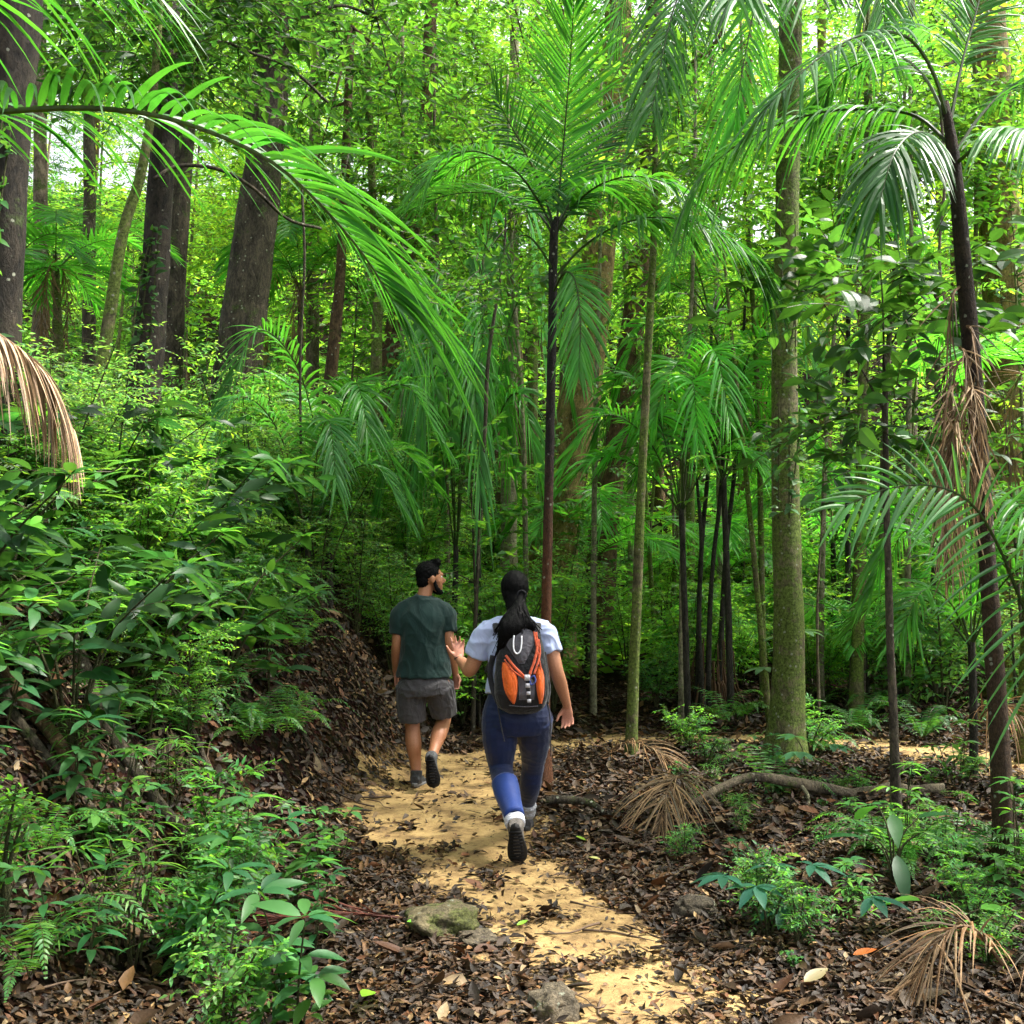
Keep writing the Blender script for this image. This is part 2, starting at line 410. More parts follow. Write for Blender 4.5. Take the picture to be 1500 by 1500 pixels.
M_LEAF = leafmat('leaf_near', .45, .48, spec=.32, tcol=(2.4, 2.2, .95), tone=(1.3, 1.25, 1.25))
M_LEAFFAR = leafmat('leaf_far', .5, .55, tcol=(2.6, 2.4, .95), tone=(1.75, 1.68, 1.5))
M_PALM = leafmat('palm_leaflet', .42, .45, tcol=(2.2, 2.2, .9), tone=(1.5, 1.4, 1.35), spec=.35)
M_DEAD = attrmat('dead_frond', .7, .3, .3, 90., .2)
M_LITTER = attrmat('leaf_litter', .62, .28, .4, 50., .08)
B_DARK = barkmat('bark_dark', (.014, .012, .008), (.11, .09, .062), (.07, .095, .025), .35)
B_DEEP = barkmat('bark_deep', (.006, .005, .004), (.05, .04, .028), (.05, .07, .02), .3)
B_GREY = barkmat('bark_grey', (.035, .027, .018), (.21, .17, .115), (.08, .11, .026), .4)
B_MOSS = barkmat('bark_moss', (.05, .046, .02), (.22, .20, .10), (.12, .165, .03), .72, rings=True)
B_GOLD = barkmat('bark_gold', (.07, .048, .016), (.34, .25, .095), (.16, .18, .035), .45)
B_BROWN = barkmat('bark_brown', (.035, .021, .012), (.17, .105, .055), (.07, .10, .022), .35)
B_PALM = barkmat('bark_palm_black', (.008, .008, .006), (.06, .054, .042), None, scale=16, stretch=(1, 1, .6))
B_PALE = barkmat('bark_pale', (.12, .11, .06), (.34, .31, .21), (.13, .16, .05), .4, rings=True)
B_STEM = barkmat('green_stem', (.03, .035, .012), (.09, .09, .035), None, scale=30)
# ------------------------------------------------------------------ ground, path, litter
def grid_mesh(name, xs, ys, zfun, mat, keep=None):
    X, Y = np.meshgrid(xs, ys); Z = zfun(X, Y)
    v = np.stack([X, Y, Z], -1).reshape(-1, 3)
    nx, ny = len(xs), len(ys)
    i = np.arange(ny - 1)[:, None] * nx; j = np.arange(nx - 1)[None]
    q = np.stack([i + j, i + j + 1, i + nx + j + 1, i + nx + j], -1).reshape(-1, 4)
    if keep is not None:
        kf = keep(v[q].mean(1)[:, 0], v[q].mean(1)[:, 1]); q = q[kf]
        used = np.unique(q); mp = -np.ones(len(v), int); mp[used] = np.arange(len(used)); v = v[used]; q = mp[q]
    mb = MB(); sand = np.exp(-np.maximum(0, path_dist(v[:, 0], v[:, 1])) / .22) * .55; mb.add(v, np.stack([sand] * 3, 1), q)
    return mb.build(name, mat)

def soilmat():
    m, nt, out = newmat('forest_soil'); lk = nt.links.new
    g = N(nt, 'ShaderNodeNewGeometry')
    n1 = N(nt, 'ShaderNodeTexNoise'); n1.inputs['Scale'].default_value = 2.2; n1.inputs['Detail'].default_value = 10; n1.inputs['Roughness'].default_value = .72
    lk(g.outputs['Position'], n1.inputs['Vector'])
    n2 = N(nt, 'ShaderNodeTexVoronoi'); n2.inputs['Scale'].default_value = 24; lk(g.outputs['Position'], n2.inputs['Vector'])
    r = ramp(nt, [(.28, (.008, .005, .003)), (.48, (.022, .013, .007)), (.62, (.045, .025, .011)), (.8, (.08, .04, .016))]); lk(n1.outputs['Fac'], r.inputs[0])
    hs = N(nt, 'ShaderNodeMix', data_type='RGBA', blend_type='MULTIPLY'); hs.inputs[0].default_value = .55
    lk(r.outputs[0], hs.inputs[6]); lk(n2.outputs['Color'], hs.inputs[7])
    at = N(nt, 'ShaderNodeAttribute', attribute_name='Col'); n4 = N(nt, 'ShaderNodeTexNoise'); n4.inputs['Scale'].default_value = 7; n4.inputs['Detail'].default_value = 9; n4.inputs['Roughness'].default_value = .75; lk(g.outputs['Position'], n4.inputs['Vector'])
    su = N(nt, 'ShaderNodeSeparateColor'); lk(at.outputs['Color'], su.inputs[0])
    ad4 = N(nt, 'ShaderNodeMath', operation='ADD'); lk(su.outputs[0], ad4.inputs[0]); lk(n4.outputs['Fac'], ad4.inputs[1])
    r4 = ramp(nt, [(.93, (0, 0, 0)), (1., (1, 1, 1))]); r4.color_ramp.elements[0].position = .8; lk(ad4.outputs[0], r4.inputs[0])
    ms = N(nt, 'ShaderNodeMix', data_type='RGBA'); lk(r4.outputs[0], ms.inputs[0]); lk(hs.outputs[2], ms.inputs[6]); ms.inputs[7].default_value = (.24, .155, .065, 1)
    hs = ms
    b = N(nt, 'ShaderNodeBsdfPrincipled'); b.inputs['Roughness'].default_value = .95; b.inputs['Specular IOR Level'].default_value = .06; lk(hs.outputs[2], b.inputs['Base Color'])
    bp = N(nt, 'ShaderNodeBump'); bp.inputs['Strength'].default_value = 1.; bp.inputs['Distance'].default_value = .09
    ad = N(nt, 'ShaderNodeMath', operation='ADD'); lk(n1.outputs['Fac'], ad.inputs[0]); lk(n2.outputs['Distance'], ad.inputs[1])
    lk(ad.outputs[0], bp.inputs['Height']); lk(bp.outputs[0], b.inputs['Normal']); lk(b.outputs[0], out.inputs['Surface'])
    return m

def sandmat():
    m, nt, out = newmat('sandy_path'); lk = nt.links.new
    g = N(nt, 'ShaderNodeNewGeometry')
    n1 = N(nt, 'ShaderNodeTexNoise'); n1.inputs['Scale'].default_value = 4.4; n1.inputs['Detail'].default_value = 10; n1.inputs['Roughness'].default_value = .68; lk(g.outputs['Position'], n1.inputs['Vector'])
    n2 = N(nt, 'ShaderNodeTexNoise'); n2.inputs['Scale'].default_value = 26; n2.inputs['Detail'].default_value = 8; n2.inputs['Roughness'].default_value = .75; lk(g.outputs['Position'], n2.inputs['Vector'])
    n3 = N(nt, 'ShaderNodeTexNoise'); n3.inputs['Scale'].default_value = 140; n3.inputs['Detail'].default_value = 3; lk(g.outputs['Position'], n3.inputs['Vector'])
    r = ramp(nt, [(.32, (.09, .062, .034)), (.43, (.24, .155, .066)), (.57, (.40, .275, .115)), (.75, (.46, .34, .17))]); lk(n1.outputs['Fac'], r.inputs[0])
    r2 = ramp(nt, [(.34, (.26, .23, .21)), (.43, (.80, .78, .76)), (.7, (1.08, 1.06, 1.0))]); lk(n2.outputs['Fac'], r2.inputs[0])
    mm = N(nt, 'ShaderNodeMix', data_type='RGBA', blend_type='MULTIPLY'); mm.inputs[0].default_value = .9; lk(r.outputs[0], mm.inputs[6]); lk(r2.outputs[0], mm.inputs[7])
    b = N(nt, 'ShaderNodeBsdfPrincipled'); b.inputs['Roughness'].default_value = .9; b.inputs['Specular IOR Level'].default_value = .2; lk(mm.outputs[2], b.inputs['Base Color'])
    bp = N(nt, 'ShaderNodeBump'); bp.inputs['Strength'].default_value = .6; bp.inputs['Distance'].default_value = .03
    ad = N(nt, 'ShaderNodeMath', operation='MULTIPLY_ADD'); lk(n3.outputs['Fac'], ad.inputs[0]); ad.inputs[1].default_value = .2; lk(n2.outputs['Fac'], ad.inputs[2])
    lk(ad.outputs[0], bp.inputs['Height']); lk(bp.outputs[0], b.inputs['Normal']); lk(b.outputs[0], out.inputs['Surface'])
    return m

M_SOIL = soilmat(); M_SAND = sandmat()
xs = np.unique(np.concatenate([np.linspace(-70, -6, 40), np.arange(-6, 6.5, .09), np.linspace(6.5, 70, 40)]))
ys = np.unique(np.concatenate([np.linspace(-14, 2, 14), np.arange(2, 14, .09), np.linspace(14, 110, 70)]))
o = grid_mesh('ground', xs, ys, H, M_SOIL); o['kind'] = 'structure'

def path_edge(x, y):
    return path_dist(x, y) + .16 * wob(x, y, 3.1, 2.) + .09 * wob(x, y, 8.3, 5.) + .04 * wob(x, y, 21., 1.)
def path_keep(x, y):
    hole = wob(x, y, 4.3, 7.) + .5 * wob(x, y, 10., 3.)
    return (path_edge(x, y) < 0) & (hole < .82)
def path_z(x, y):
    d = np.clip(-path_edge(x, y) / .12, 0, 1)
    return H(x, y) + .006 + .012 * d + .010 * wob(x, y, 7., 2.) * d
o = grid_mesh('path', np.arange(-1.6, 6.0, .022), np.arange(2.0, 11.4, .022), path_z, M_SAND, path_keep); o['kind'] = 'structure'

LIT = np.array([(.020, .013, .008), (.036, .021, .011), (.07, .039, .018), (.115, .062, .026), (.10, .042, .018), (.045, .032, .022), (.22, .145, .07), (.14, .105, .065), (.024, .017, .013)])
LITP = np.array([.2, .2, .18, .1, .07, .1, .04, .05, .06])

def litter(n, ymin, ymax, size, hi, seed):
    g = np.random.default_rng(seed)
    y = ymin + (ymax - ymin) * g.random(n) ** 1.25
    x = (g.random(n) - .5) * 2 * (y * .58 + .5)
    pe = path_edge(x, y)
    clump = wob(x, y, 4.3, 7.) + .5 * wob(x, y, 10., 3.)
    pr = np.where(pe > .0, 1.0, np.where(pe > -.12, .34, .05)) + np.where((pe < 0) & (clump > .62), .5, 0)
    sl = np.hypot(H(x + .1, y) - H(x - .1, y), H(x, y + .1) - H(x, y - .1)) / .2
    pr = pr * np.where((sl > .40) & (y < 7.4) & (x < -1.4), .42, 1)          # little litter stays on the steep dark cut of the bank
    k = g.random(n) < pr
    x, y = x[k], y[k]; n = len(x)
    z = H(x, y) + .008 + .035 * g.random(n) ** 2 + np.where(path_edge(x, y) < 0, .012, 0)
    e = .05
    nx = (H(x - e, y) - H(x + e, y)) / (2 * e); ny = (H(x, y - e) - H(x, y + e)) / (2 * e)
    nr = nz(np.stack([nx, ny, np.ones(n)], 1) + np.where(g.random((n, 1)) < .25, .55, .25) * g.standard_normal((n, 3)))
    a = g.random(n) * 2 * np.pi
    d = np.stack([np.cos(a), np.sin(a), .15 * g.standard_normal(n)], 1); d = nz(d - (np.sum(d * nr, 1))[:, None] * nr)
    c = LIT[g.choice(len(LIT), n, p=LITP)] * (.35 + 1.0 * g.random((n, 1)) ** 1.5) * (1.05, 1., .85)
    L = size * (.5 + .9 * g.random(n))
    return x, y, z, d, nr, L, c, g

mb = MB()
for n, a, b_, s, hi, sd in ((90000, 2.8, 6.2, .042, 'mid', 1), (56000, 5.5, 10.5, .06, 'mid', 2), (18000, 9.5, 17, .10, False, 3), (5200, 2.8, 10, .085, 'mid', 4), (1100, 2.8, 9, .125, True, 5)):
    x, y, z, d, nr, L, c, g = litter(n, a, b_, s, hi, sd)
    leaves(mb, np.stack([x, y, z], 1), d, nr, L, L * (.3 + .25 * g.random(len(x))), g.uniform(-.35, .45, len(x)), c, hi, .5)
tag(mb.build('leaf_litter', M_LITTER), 'damp brown fallen leaves covering the forest floor', 'leaf litter', kind='stuff')

# crumbs of leaf, bark and grit trodden into the path
mb = MB(); n = 26000
y = 2.9 + 8.5 * rng.random(n) ** 1.2; x = rng.uniform(-1.6, 4.5, n); k = (path_edge(x, y) < .02) & (rng.random(n) < np.clip(.25 + .6 * wob(x, y, 5.3, 9.) + .35 * wob(x, y, 13., 2.), .05, 1)); x, y = x[k], y[k]; n = len(x)
a = rng.random(n) * 6.283; L = .008 + .03 * rng.random(n) ** 2.2
leaves(mb, np.stack([x, y, path_z(x, y) + .004], 1), np.stack([np.cos(a), np.sin(a), .1 * rng.standard_normal(n)], 1), np.array((0, 0, 1)) + .35 * rng.standard_normal((n, 3)), L, L * rng.uniform(.3, .7, n), .1, LIT[rng.choice(len(LIT), n, p=LITP)] * rng.uniform(.6, 1.6, (n, 1)), False, .5)
tag(mb.build('path_debris', M_LITTER), 'crumbs of leaf and bark trodden into the sandy path', 'debris', kind='stuff')

# fine twigs lying in the litter
mb = MB()
for k in range(760):
    y = 3.2 + 8 * rng.random() ** 1.2; x = (rng.random() - .5) * 2 * y * .52
    if path_dist(np.array([x]), np.array([y]))[0] < -.1 and rng.random() < .8: continue
    a = rng.random() * 6.28; l = .08 + .45 * rng.random() ** 1.5
    pp = []
    for s in np.linspace(-.5, .5, 4):
        xx = x + math.cos(a) * l * s + .02 * rng.standard_normal(); yy = y + math.sin(a) * l * s + .02 * rng.standard_normal()
        pp.append((xx, yy, h1(xx, yy) + .02 + .015 * rng.random()))
    tube(mb, catmull(pp, 7), np.linspace(.005, .002, 7) * (.6 + rng.random()), 4, np.array((.07, .045, .028)) * (.5 + 1.3 * rng.random()))
tag(mb.build('twig_litter', attrmat('twig_bark', .8, .3, .4)), 'thin broken twigs strewn over the leaf litter', 'twigs', kind='stuff')

# stones
M_STONE = barkmat('stone', (.05, .042, .03), (.22, .18, .12), (.10, .11, .03), .3, 14., (1, 1, 1), 1., coord='Object')
M_STONEM = barkmat('stone_mossy', (.06, .05, .03), (.24, .20, .11), (.11, .12, .035), .6, 14., (1, 1, 1), 1., coord='Object')
def stone(px, py, w, hgt, dep, label, mat, sd, sink=.25, cat='rock'):
    q = P(px, py, 1.0); Y = CAM_H / ((CAM_H - q[2]))
    x = q[0] * Y
    mb = MB(); nu, nv = 44, 28
    th = np.linspace(0, np.pi, nv)[:, None]; ph = np.linspace(0, 2 * np.pi, nu, endpoint=False)[None]
    d = np.stack([np.sin(th) * np.cos(ph), np.sin(th) * np.sin(ph), np.cos(th) * np.ones_like(ph)], -1).reshape(-1, 3)
    r = np.array([1 + .42 * mnoise.noise(Vector(v * 1.7) + Vector((sd, 0, 0))) + .10 * abs(mnoise.noise(Vector(v * 9) + Vector((sd, 3, 0)))) + .16 * mnoise.noise(Vector(v * 4) + Vector((0, sd, 0))) for v in d])
    v = d * r[:, None]; v = np.sign(v) * np.abs(v) ** .8 * np.array((w / 2, dep / 2, hgt / 2 * (1 + sink)))
    i = np.arange(nv - 1)[:, None] * nu; j = np.arange(nu)[None]; j2 = (j + 1) % nu
    mb.add(v, (.1, .1, .1), np.stack([i + j, i + nu + j, i + nu + j2, i + j2], -1).reshape(-1, 4))
    o = mb.build('rock', mat); z = max(h1(x, Y), float(path_z(np.array([x]), np.array([Y]))[0]))
    o.location = (x, Y, z + hgt * .5 * (1 - sink) - .015); o.rotation_euler = (0, 0, sd)
    return tag(o, label, cat)
stone(650, 1366, .30, .12, .28, 'broad low mossy rock lying at the edge of the sandy path', M_STONEM, .4)
stone(702, 1385, .22, .06, .16, 'flat grey-brown stone set in the ground just below the mossy rock', M_STONE, 2.2)
stone(812, 1488, .19, .10, .17, 'rounded grey stone half buried in the path at the bottom edge', M_STONE, 5.1)
stone(706, 1415, .085, .05, .07, 'small ochre stone beside the flat stone', M_SAND, 3.3)
stone(738, 1432, .06, .035, .05, 'small brown stone near the reddish dead leaf', M_STONE, 7.3)
stone(1018, 1345, .19, .10, .20, 'low dark rock among litter beside the compound-leaf seedling', B_DARK, 8.8)

# low leafy growth carpeting the slope under the far wood
mb = MB(); n = 52000
y = 12.5 + 36 * rng.random(n) ** 1.5; x = (rng.random(n) - .5) * 1.3 * y
k = (wob(x, y, 1.1, 3.) > -.55) & ((y > 14.2) | (x < -1)); x, y = x[k], y[k]; n = len(x)
L = (.09 + .004 * y) * rng.uniform(.7, 1.5, n)
a = rng.random(n) * 6.283
leaves(mb, np.stack([x, y, H(x, y) + rng.uniform(.05, .55, n) * (1 + .5 * wob(x, y, 1.9, 1.))], 1), np.stack([np.cos(a), np.sin(a), rng.uniform(-.3, .5, n)], 1), np.array((0, -.4, 1)) + .5 * rng.standard_normal((n, 3)), L * 1.3, L * .6, .2, vary((.07, .16, .03), n, .3, .22))
tag(mb.build('undergrowth', M_LEAFFAR, smooth=False), 'low leafy undergrowth carpeting the slope below the far wood', 'undergrowth', kind='stuff')

# roots laid bare in the cut of the bank
def root_(label, pts, r):
    q = catmull(pts, 30); q = np.column_stack([q, H(q[:, 0], q[:, 1]) + r * .45])
    mb = MB(); tube(mb, q - q[0], np.linspace(r, r * .45, 30), 8, (.1, .1, .1), rough=.35, rs=5); o = mb.build('exposed_root', B_DARK); o.location = q[0]; tag(o, label, 'root')
root_('thick dark root running down the earthen bank at the far left', [(-2.95, 6.1), (-2.6, 5.95), (-2.2, 5.6), (-1.75, 5.5), (-1.5, 5.25)], .055)
root_('thin root beside the thick one on the earthen bank', [(-2.9, 6.6), (-2.4, 6.4), (-2.1, 6.5), (-1.7, 6.2)], .028)
root_('wriggling root on the litter slope left of the man', [(-2.6, 7.9), (-2.1, 7.7), (-1.7, 7.75), (-1.35, 7.5)], .03)
root_('short root low on the bank behind the seedlings', [(-2.6, 5.0), (-2.25, 4.9), (-1.9, 5.0)], .035)
root_('surface root crossing from the straight mossy trunk toward the path', [(2.4, 9.0), (2.1, 8.7), (1.75, 8.65), (1.5, 8.3)], .045)
root_('surface root spreading from the dark palm on the right', [(2.85, 5.8), (2.55, 5.6), (2.35, 5.7), (2.0, 5.5)], .03)
# ------------------------------------------------------------------ trees seen one by one
def px_path(pts, Y, lean=0.0):
    """pts = (px, py, width px) from the top down; the last point is run into the ground"""
    out = []; n = len(pts)
    for i, (a, b, w) in enumerate(pts):
        y = Y + lean * (1 - i / max(1, n - 1))
        p = P(a, b, y); out.append((p[0], p[1], p[2], w * y / FPX / 2))
    return np.array(out)

def trunk_mesh(path, seg=14, rough=.16, flare=.5, roots=True, n=34, rs=2.2):
    q = catmull(path, n); mb = MB()
    h = np.linspace(0, 1, n); r = q[:, 3].copy()
    d = np.linalg.norm(q[:, :3] - q[-1, :3], axis=1)
    r = r * (1 + flare * np.exp(-d / .22))
    lb = (lambda s, a: .22 * np.exp(-(1 - s) * 14) * np.sin(a * 4 + 1.)) if roots else None
    tube(mb, q[:, :3], r, seg, (.1, .1, .1), ref=np.array((1., 0, 0)), rough=rough, rs=rs, lobes=lb)
    return mb

def crown_mesh(c, rad, nt, k=12, L=.135, W=.055, col=(.06, .14, .02), tl=.7, hi=False, lobes=9, amt=.28, warm=.22, droop=.25, sq=.75, twig=.005, gap=.55):
    """foliage of leafy twigs gathered in uneven clumps round c; rad = (rx, ry, rz)"""
    mb = MB(); rad = np.asarray(rad, float)
    lc = nz(rng.standard_normal((lobes, 3))) * (.35 + .6 * rng.random((lobes, 1)))
    w = .5 + rng.random(lobes); pick = rng.choice(lobes, nt, p=w / w.sum())
    dd = nz(rng.standard_normal((nt, 3))); dd[:, 2] = np.abs(dd[:, 2]) * .6 + dd[:, 2] * .4
    p = lc[pick] + dd * (gap * (.3 + .7 * rng.random((nt, 1)) ** .6)) * (.55 + .7 * w[pick][:, None])
    td = nz(dd * .8 + p * .5 + rng.standard_normal((nt, 3)) * .45); td[:, 2] = td[:, 2] * .6 - .05
    sprays(mb, np.asarray(c) + p * rad, td, tl * (.6 + .7 * rng.random(nt)), k, L, W, droop, col, hi, amt, warm, twig)
    return mb

def branches(mb, top, c, rad, n, r0, col=(.1, .1, .1), low=.35):
    """limbs from the upper trunk into the crown"""
    c = np.asarray(c, float); rad = np.asarray(rad, float); top = np.asarray(top, float)
    for i in range(n):
        s = low * rng.random()
        a = top[int(s * (len(top) - 1))] if top.ndim == 2 else top
        e = c + rad * nz(rng.standard_normal(3)) * (.5 + .45 * rng.random())
        m = (a + e) / 2 + rng.standard_normal(3) * .12 * np.linalg.norm(e - a) + np.array((0, 0, .12 * np.linalg.norm(e - a)))
        tube(mb, catmull([a, m, e], 10), np.linspace(r0, r0 * .18, 10), 6, col, rough=.15)

def tree(label, pts, Y, mat, lean=0., crown=None, flare=.5, cat='tree', name='forest_tree', up=0., seg=14, rough=.16, ground=True, extra=None, group=None, rs=2.2):
    path = px_path(pts, Y, lean)
    if up:
        t = path[0, :3] - path[1, :3]; t = t / max(1e-6, np.linalg.norm(t)); t = t * .4 + np.array((0, 0, .6)); t /= np.linalg.norm(t)
        top = np.concatenate([path[0, :3] + t * up, [path[0, 3] * .75]]); path = np.vstack([top, path])
    if ground:
        bx, by = path[-1, 0], path[-1, 1]; gz = h1(bx, by)
        if path[-1, 2] - gz > .25:
            d = path[-1] - path[-2]; k = (path[-1, 2] - gz) / max(.2, abs(d[2]))
            e = path[-1].copy(); e[:2] += d[:2] * min(k, 3) * .5; e[2] = h1(e[0], e[1]) - .12; path = np.vstack([path, e])
        else: path[-1, 2] = gz - .12
    base = path[-1, :3].copy(); base[2] = h1(base[0], base[1])
    root = thing(name, base, label, cat, group)
    mb = trunk_mesh(path, seg, rough, flare, rs=rs)
    cms = []
    if crown:
        for cr in (crown if isinstance(crown, list) else [crown]):
            c = np.asarray(cr.pop('c')); nb = cr.pop('nb', 5); rb = cr.pop('rb', path[0, 3] * .5)
            branches(mb, catmull(path[:, :3], 34)[:14], c, cr['rad'], nb, rb)
            lm = cr.pop('mat', M_LEAF)
            if c[2] > CAM_H + .66 * c[1]: cr['nt'] = int(cr['nt'] * .4)      # crown wholly above the picture: kept open
            cms.append((crown_mesh(c, **cr), lm))
    mb.build('trunk', mat, root, origin=base)
    for cm, lm in cms: cm.build('crown', lm, root, smooth=False, origin=base)
    if extra: extra(root, base, path)
    return root

G_DK = (.028, .085, .018); G_MD = (.045, .125, .022); G_LT = (.055, .145, .025); G_YL = (.08, .165, .028); G_BL = (.03, .10, .035)

# left side
tree('thick dark trunk at the left edge, leaning a little, half hidden by leaves', [(28, -60, 70), (16, 200, 56), (8, 420, 50), (0, 640, 54), (-12, 760, 64)], 6.2, B_DEEP, up=3.5,
     crown=dict(c=P(60, -330, 6.6), rad=(1.5, 1.6, 1.0), nt=255, col=G_DK, L=.12, W=.05))
tree('dark forked trunk with pale lichen spots rising behind the bank of shrubs', [(252, -60, 26), (246, 90, 30), (236, 250, 36), (226, 420, 42), (212, 560, 48), (208, 660, 54)], 9.0, B_DEEP, up=2.,
     crown=[dict(c=P(240, -260, 9.5), rad=(2.0, 1.8, 1.3), nt=323, col=G_DK), dict(c=P(335, 70, 9.4), rad=(.8, .7, .35), nt=46, col=G_DK, rb=.02), dict(c=P(120, 110, 9.2), rad=(.7, .6, .4), nt=40, col=G_DK, rb=.02)])
tree('grey straight trunk behind the forked dark trunk, seen above the big frond', [(286, -80, 30), (278, 90, 30), (262, 300, 32), (250, 560, 34), (248, 700, 36)], 12.5, B_DARK, up=3.,
     crown=dict(c=P(300, -180, 13), rad=(2.6, 2.2, 1.6), nt=357, col=G_MD))
tree('slim crooked mossy trunk leaning to the right beside the dark forked trunk', [(226, 120, 12), (208, 250, 15), (180, 340, 17), (160, 470, 19), (140, 590, 21), (126, 680, 23)], 8.0, B_MOSS, flare=.3, up=1.2,
     crown=dict(c=P(240, 60, 8.0), rad=(.9, .9, .6), nt=149, col=G_DK))
tree('massive brown trunk with flaking bark, tapering upward and thicker at its foot', [(402, -120, 46), (398, 60, 52), (388, 220, 57), (368, 380, 63), (350, 520, 70), (338, 640, 80), (330, 720, 90)], 11.5, B_DARK, up=4.,
     crown=[dict(c=P(430, -230, 12.2), rad=(3.2, 2.6, 1.8), nt=527, col=G_MD), dict(c=P(540, 120, 11.8), rad=(1.1, .9, .8), nt=70, col=G_DK, rb=.03), dict(c=P(470, 30, 11.6), rad=(.9, .8, .4), nt=50, col=G_DK, rb=.03)], rough=.2)
tree('curved bright-mossy trunk beside a dark leaning one, centre left', [(548, 330, 12), (556, 400, 14), (552, 480, 16), (550, 560, 18), (538, 660, 18), (528, 760, 20)], 13.0, B_MOSS, flare=.3, up=2.5)
tree('dark brown trunk leaning right behind the curved mossy trunk', [(626, 130, 20), (614, 250, 22), (604, 330, 24), (586, 430, 26), (566, 540, 28), (540, 650, 32), (524, 760, 36)], 14.0, B_BROWN, flare=.3, up=4.,
     crown=dict(c=P(640, 100, 14.5), rad=(2.2, 2, 2.0), nt=391, col=G_LT, mat=M_LEAFFAR))
tree('pale smooth trunk standing free in the bright gap, mid height', [(752, 300, 17), (750, 430, 19), (748, 600, 21), (746, 720, 23)], 17.5, B_PALE, flare=.2, up=4,
     crown=dict(c=P(735, 170, 18), rad=(2.8, 2.4, 2.2), nt=442, col=G_LT, mat=M_LEAFFAR, L=.13))
tree('thin dark sapling stem forking near its top, left of the pale trunk', [(737, 380, 4), (716, 520, 6), (710, 640, 6), (703, 760, 7), (698, 850, 7)], 10.6, B_DARK, flare=.2, up=.5,
     crown=dict(c=P(728, 470, 9.7), rad=(.55, .5, .8), nt=86, col=G_MD, L=.08), name='sapling', cat='sapling', seg=7)
tree('tall golden-brown mossy trunk lit from behind, widest of the centre', [(910, -120, 40), (904, 60, 42), (892, 240, 46), (872, 420, 52), (846, 600, 60), (822, 740, 66), (808, 840, 72)], 14.5, B_GOLD, up=3.5,
     crown=[dict(c=P(900, -180, 15), rad=(3.2, 2.6, 1.6), nt=476, col=G_LT, mat=M_LEAFFAR), dict(c=P(985, 60, 14.6), rad=(1.1, .9, .7), nt=60, col=G_DK, rb=.04)])
tree('brown bare trunk leaning right, between the golden trunk and the thin pole', [(948, 280, 30), (936, 400, 33), (918, 540, 36), (898, 680, 38), (884, 790, 42)], 15.5, B_BROWN, flare=.3, up=4,
     crown=dict(c=P(985, 130, 16), rad=(2.4, 2.2, 2.2), nt=365, col=G_MD, mat=M_LEAFFAR))
tree('thin straight greenish pole of a young tree right of the walkers', [(958, 330, 10), (950, 500, 12), (940, 700, 13), (932, 900, 15), (926, 1050, 16), (924, 1112, 18)], 9.4, B_MOSS, flare=.35, up=1.2, seg=9,
     crown=dict(c=P(960, 250, 9.4), rad=(.8, .7, .6), nt=108, col=G_MD), name='sapling', cat='sapling')
tree('straight mossy trunk in the right half, flared at its foot beside the path', [(1158, 60, 34), (1154, 250, 35), (1151, 420, 36), (1149, 600, 39), (1152, 780, 41), (1156, 950, 44), (1152, 1050, 47), (1148, 1108, 56)], 9.1, B_MOSS, flare=.55, up=3.5, seg=20, rough=.1,
     crown=dict(c=P(1180, -420, 9.3), rad=(2.4, 2.2, 1.2), nt=357, col=G_MD))
tree('thin mossy trunk just right of the straight mossy one', [(1272, 200, 13), (1272, 330, 14), (1266, 500, 15), (1260, 760, 17), (1256, 960, 18), (1254, 1066, 21)], 11.4, B_MOSS, flare=.3, up=2, seg=10,
     crown=dict(c=P(1270, 170, 11.6), rad=(1.3, 1.2, 1.0), nt=272, col=G_MD))
tree('big mossy trunk with ferny growth at the upper right edge, leaning left', [(1440, -60, 52), (1452, 120, 54), (1462, 300, 58), (1474, 480, 64), (1486, 700, 70), (1492, 900, 78)], 12.5, B_GOLD, up=4,
     crown=dict(c=P(1440, -260, 13), rad=(3.0, 2.4, 1.7), nt=476, col=G_MD))
tree('slender dark sapling with large dark leaves standing in the right-hand undergrowth', [(1296, 520, 7), (1298, 700, 9), (1303, 900, 11), (1309, 1060, 13), (1313, 1192, 15)], 7.0, B_DARK, flare=.35, seg=9, name='sapling', cat='sapling',
     crown=[dict(c=P(1300, 480, 7.1), rad=(.75, .7, .62), nt=84, k=7, L=.17, W=.08, col=(.024, .075, .014), hi=True, amt=.2, warm=.1, tl=.45),
            dict(c=P(1270, 640, 7.3), rad=(.55, .5, .4), nt=56, k=8, L=.14, W=.06, col=(.025, .075, .018), hi=True, amt=.2, warm=.1, tl=.4)])
tree('dark short trunk behind the broad frond, low in the right-hand thicket', [(1262, 780, 18), (1258, 880, 20), (1256, 980, 24), (1254, 1060, 30)], 12.0, B_DARK, flare=.3, seg=9)
tree('thin dark stem behind the broad frond, right of the short dark trunk', [(1374, 640, 10), (1372, 780, 11), (1368, 900, 12), (1366, 1010, 13)], 12.5, B_DARK, flare=.2, seg=8, up=2)
tree('brown leaning trunk among hanging dead fronds, left of centre', [(500, 380, 15), (492, 470, 18), (484, 560, 20), (478, 660, 22)], 12.5, B_BROWN, flare=.2, up=3., crown=dict(c=P(520, 250, 12.8), rad=(1.5, 1.4, 1.3), nt=221, col=G_MD))
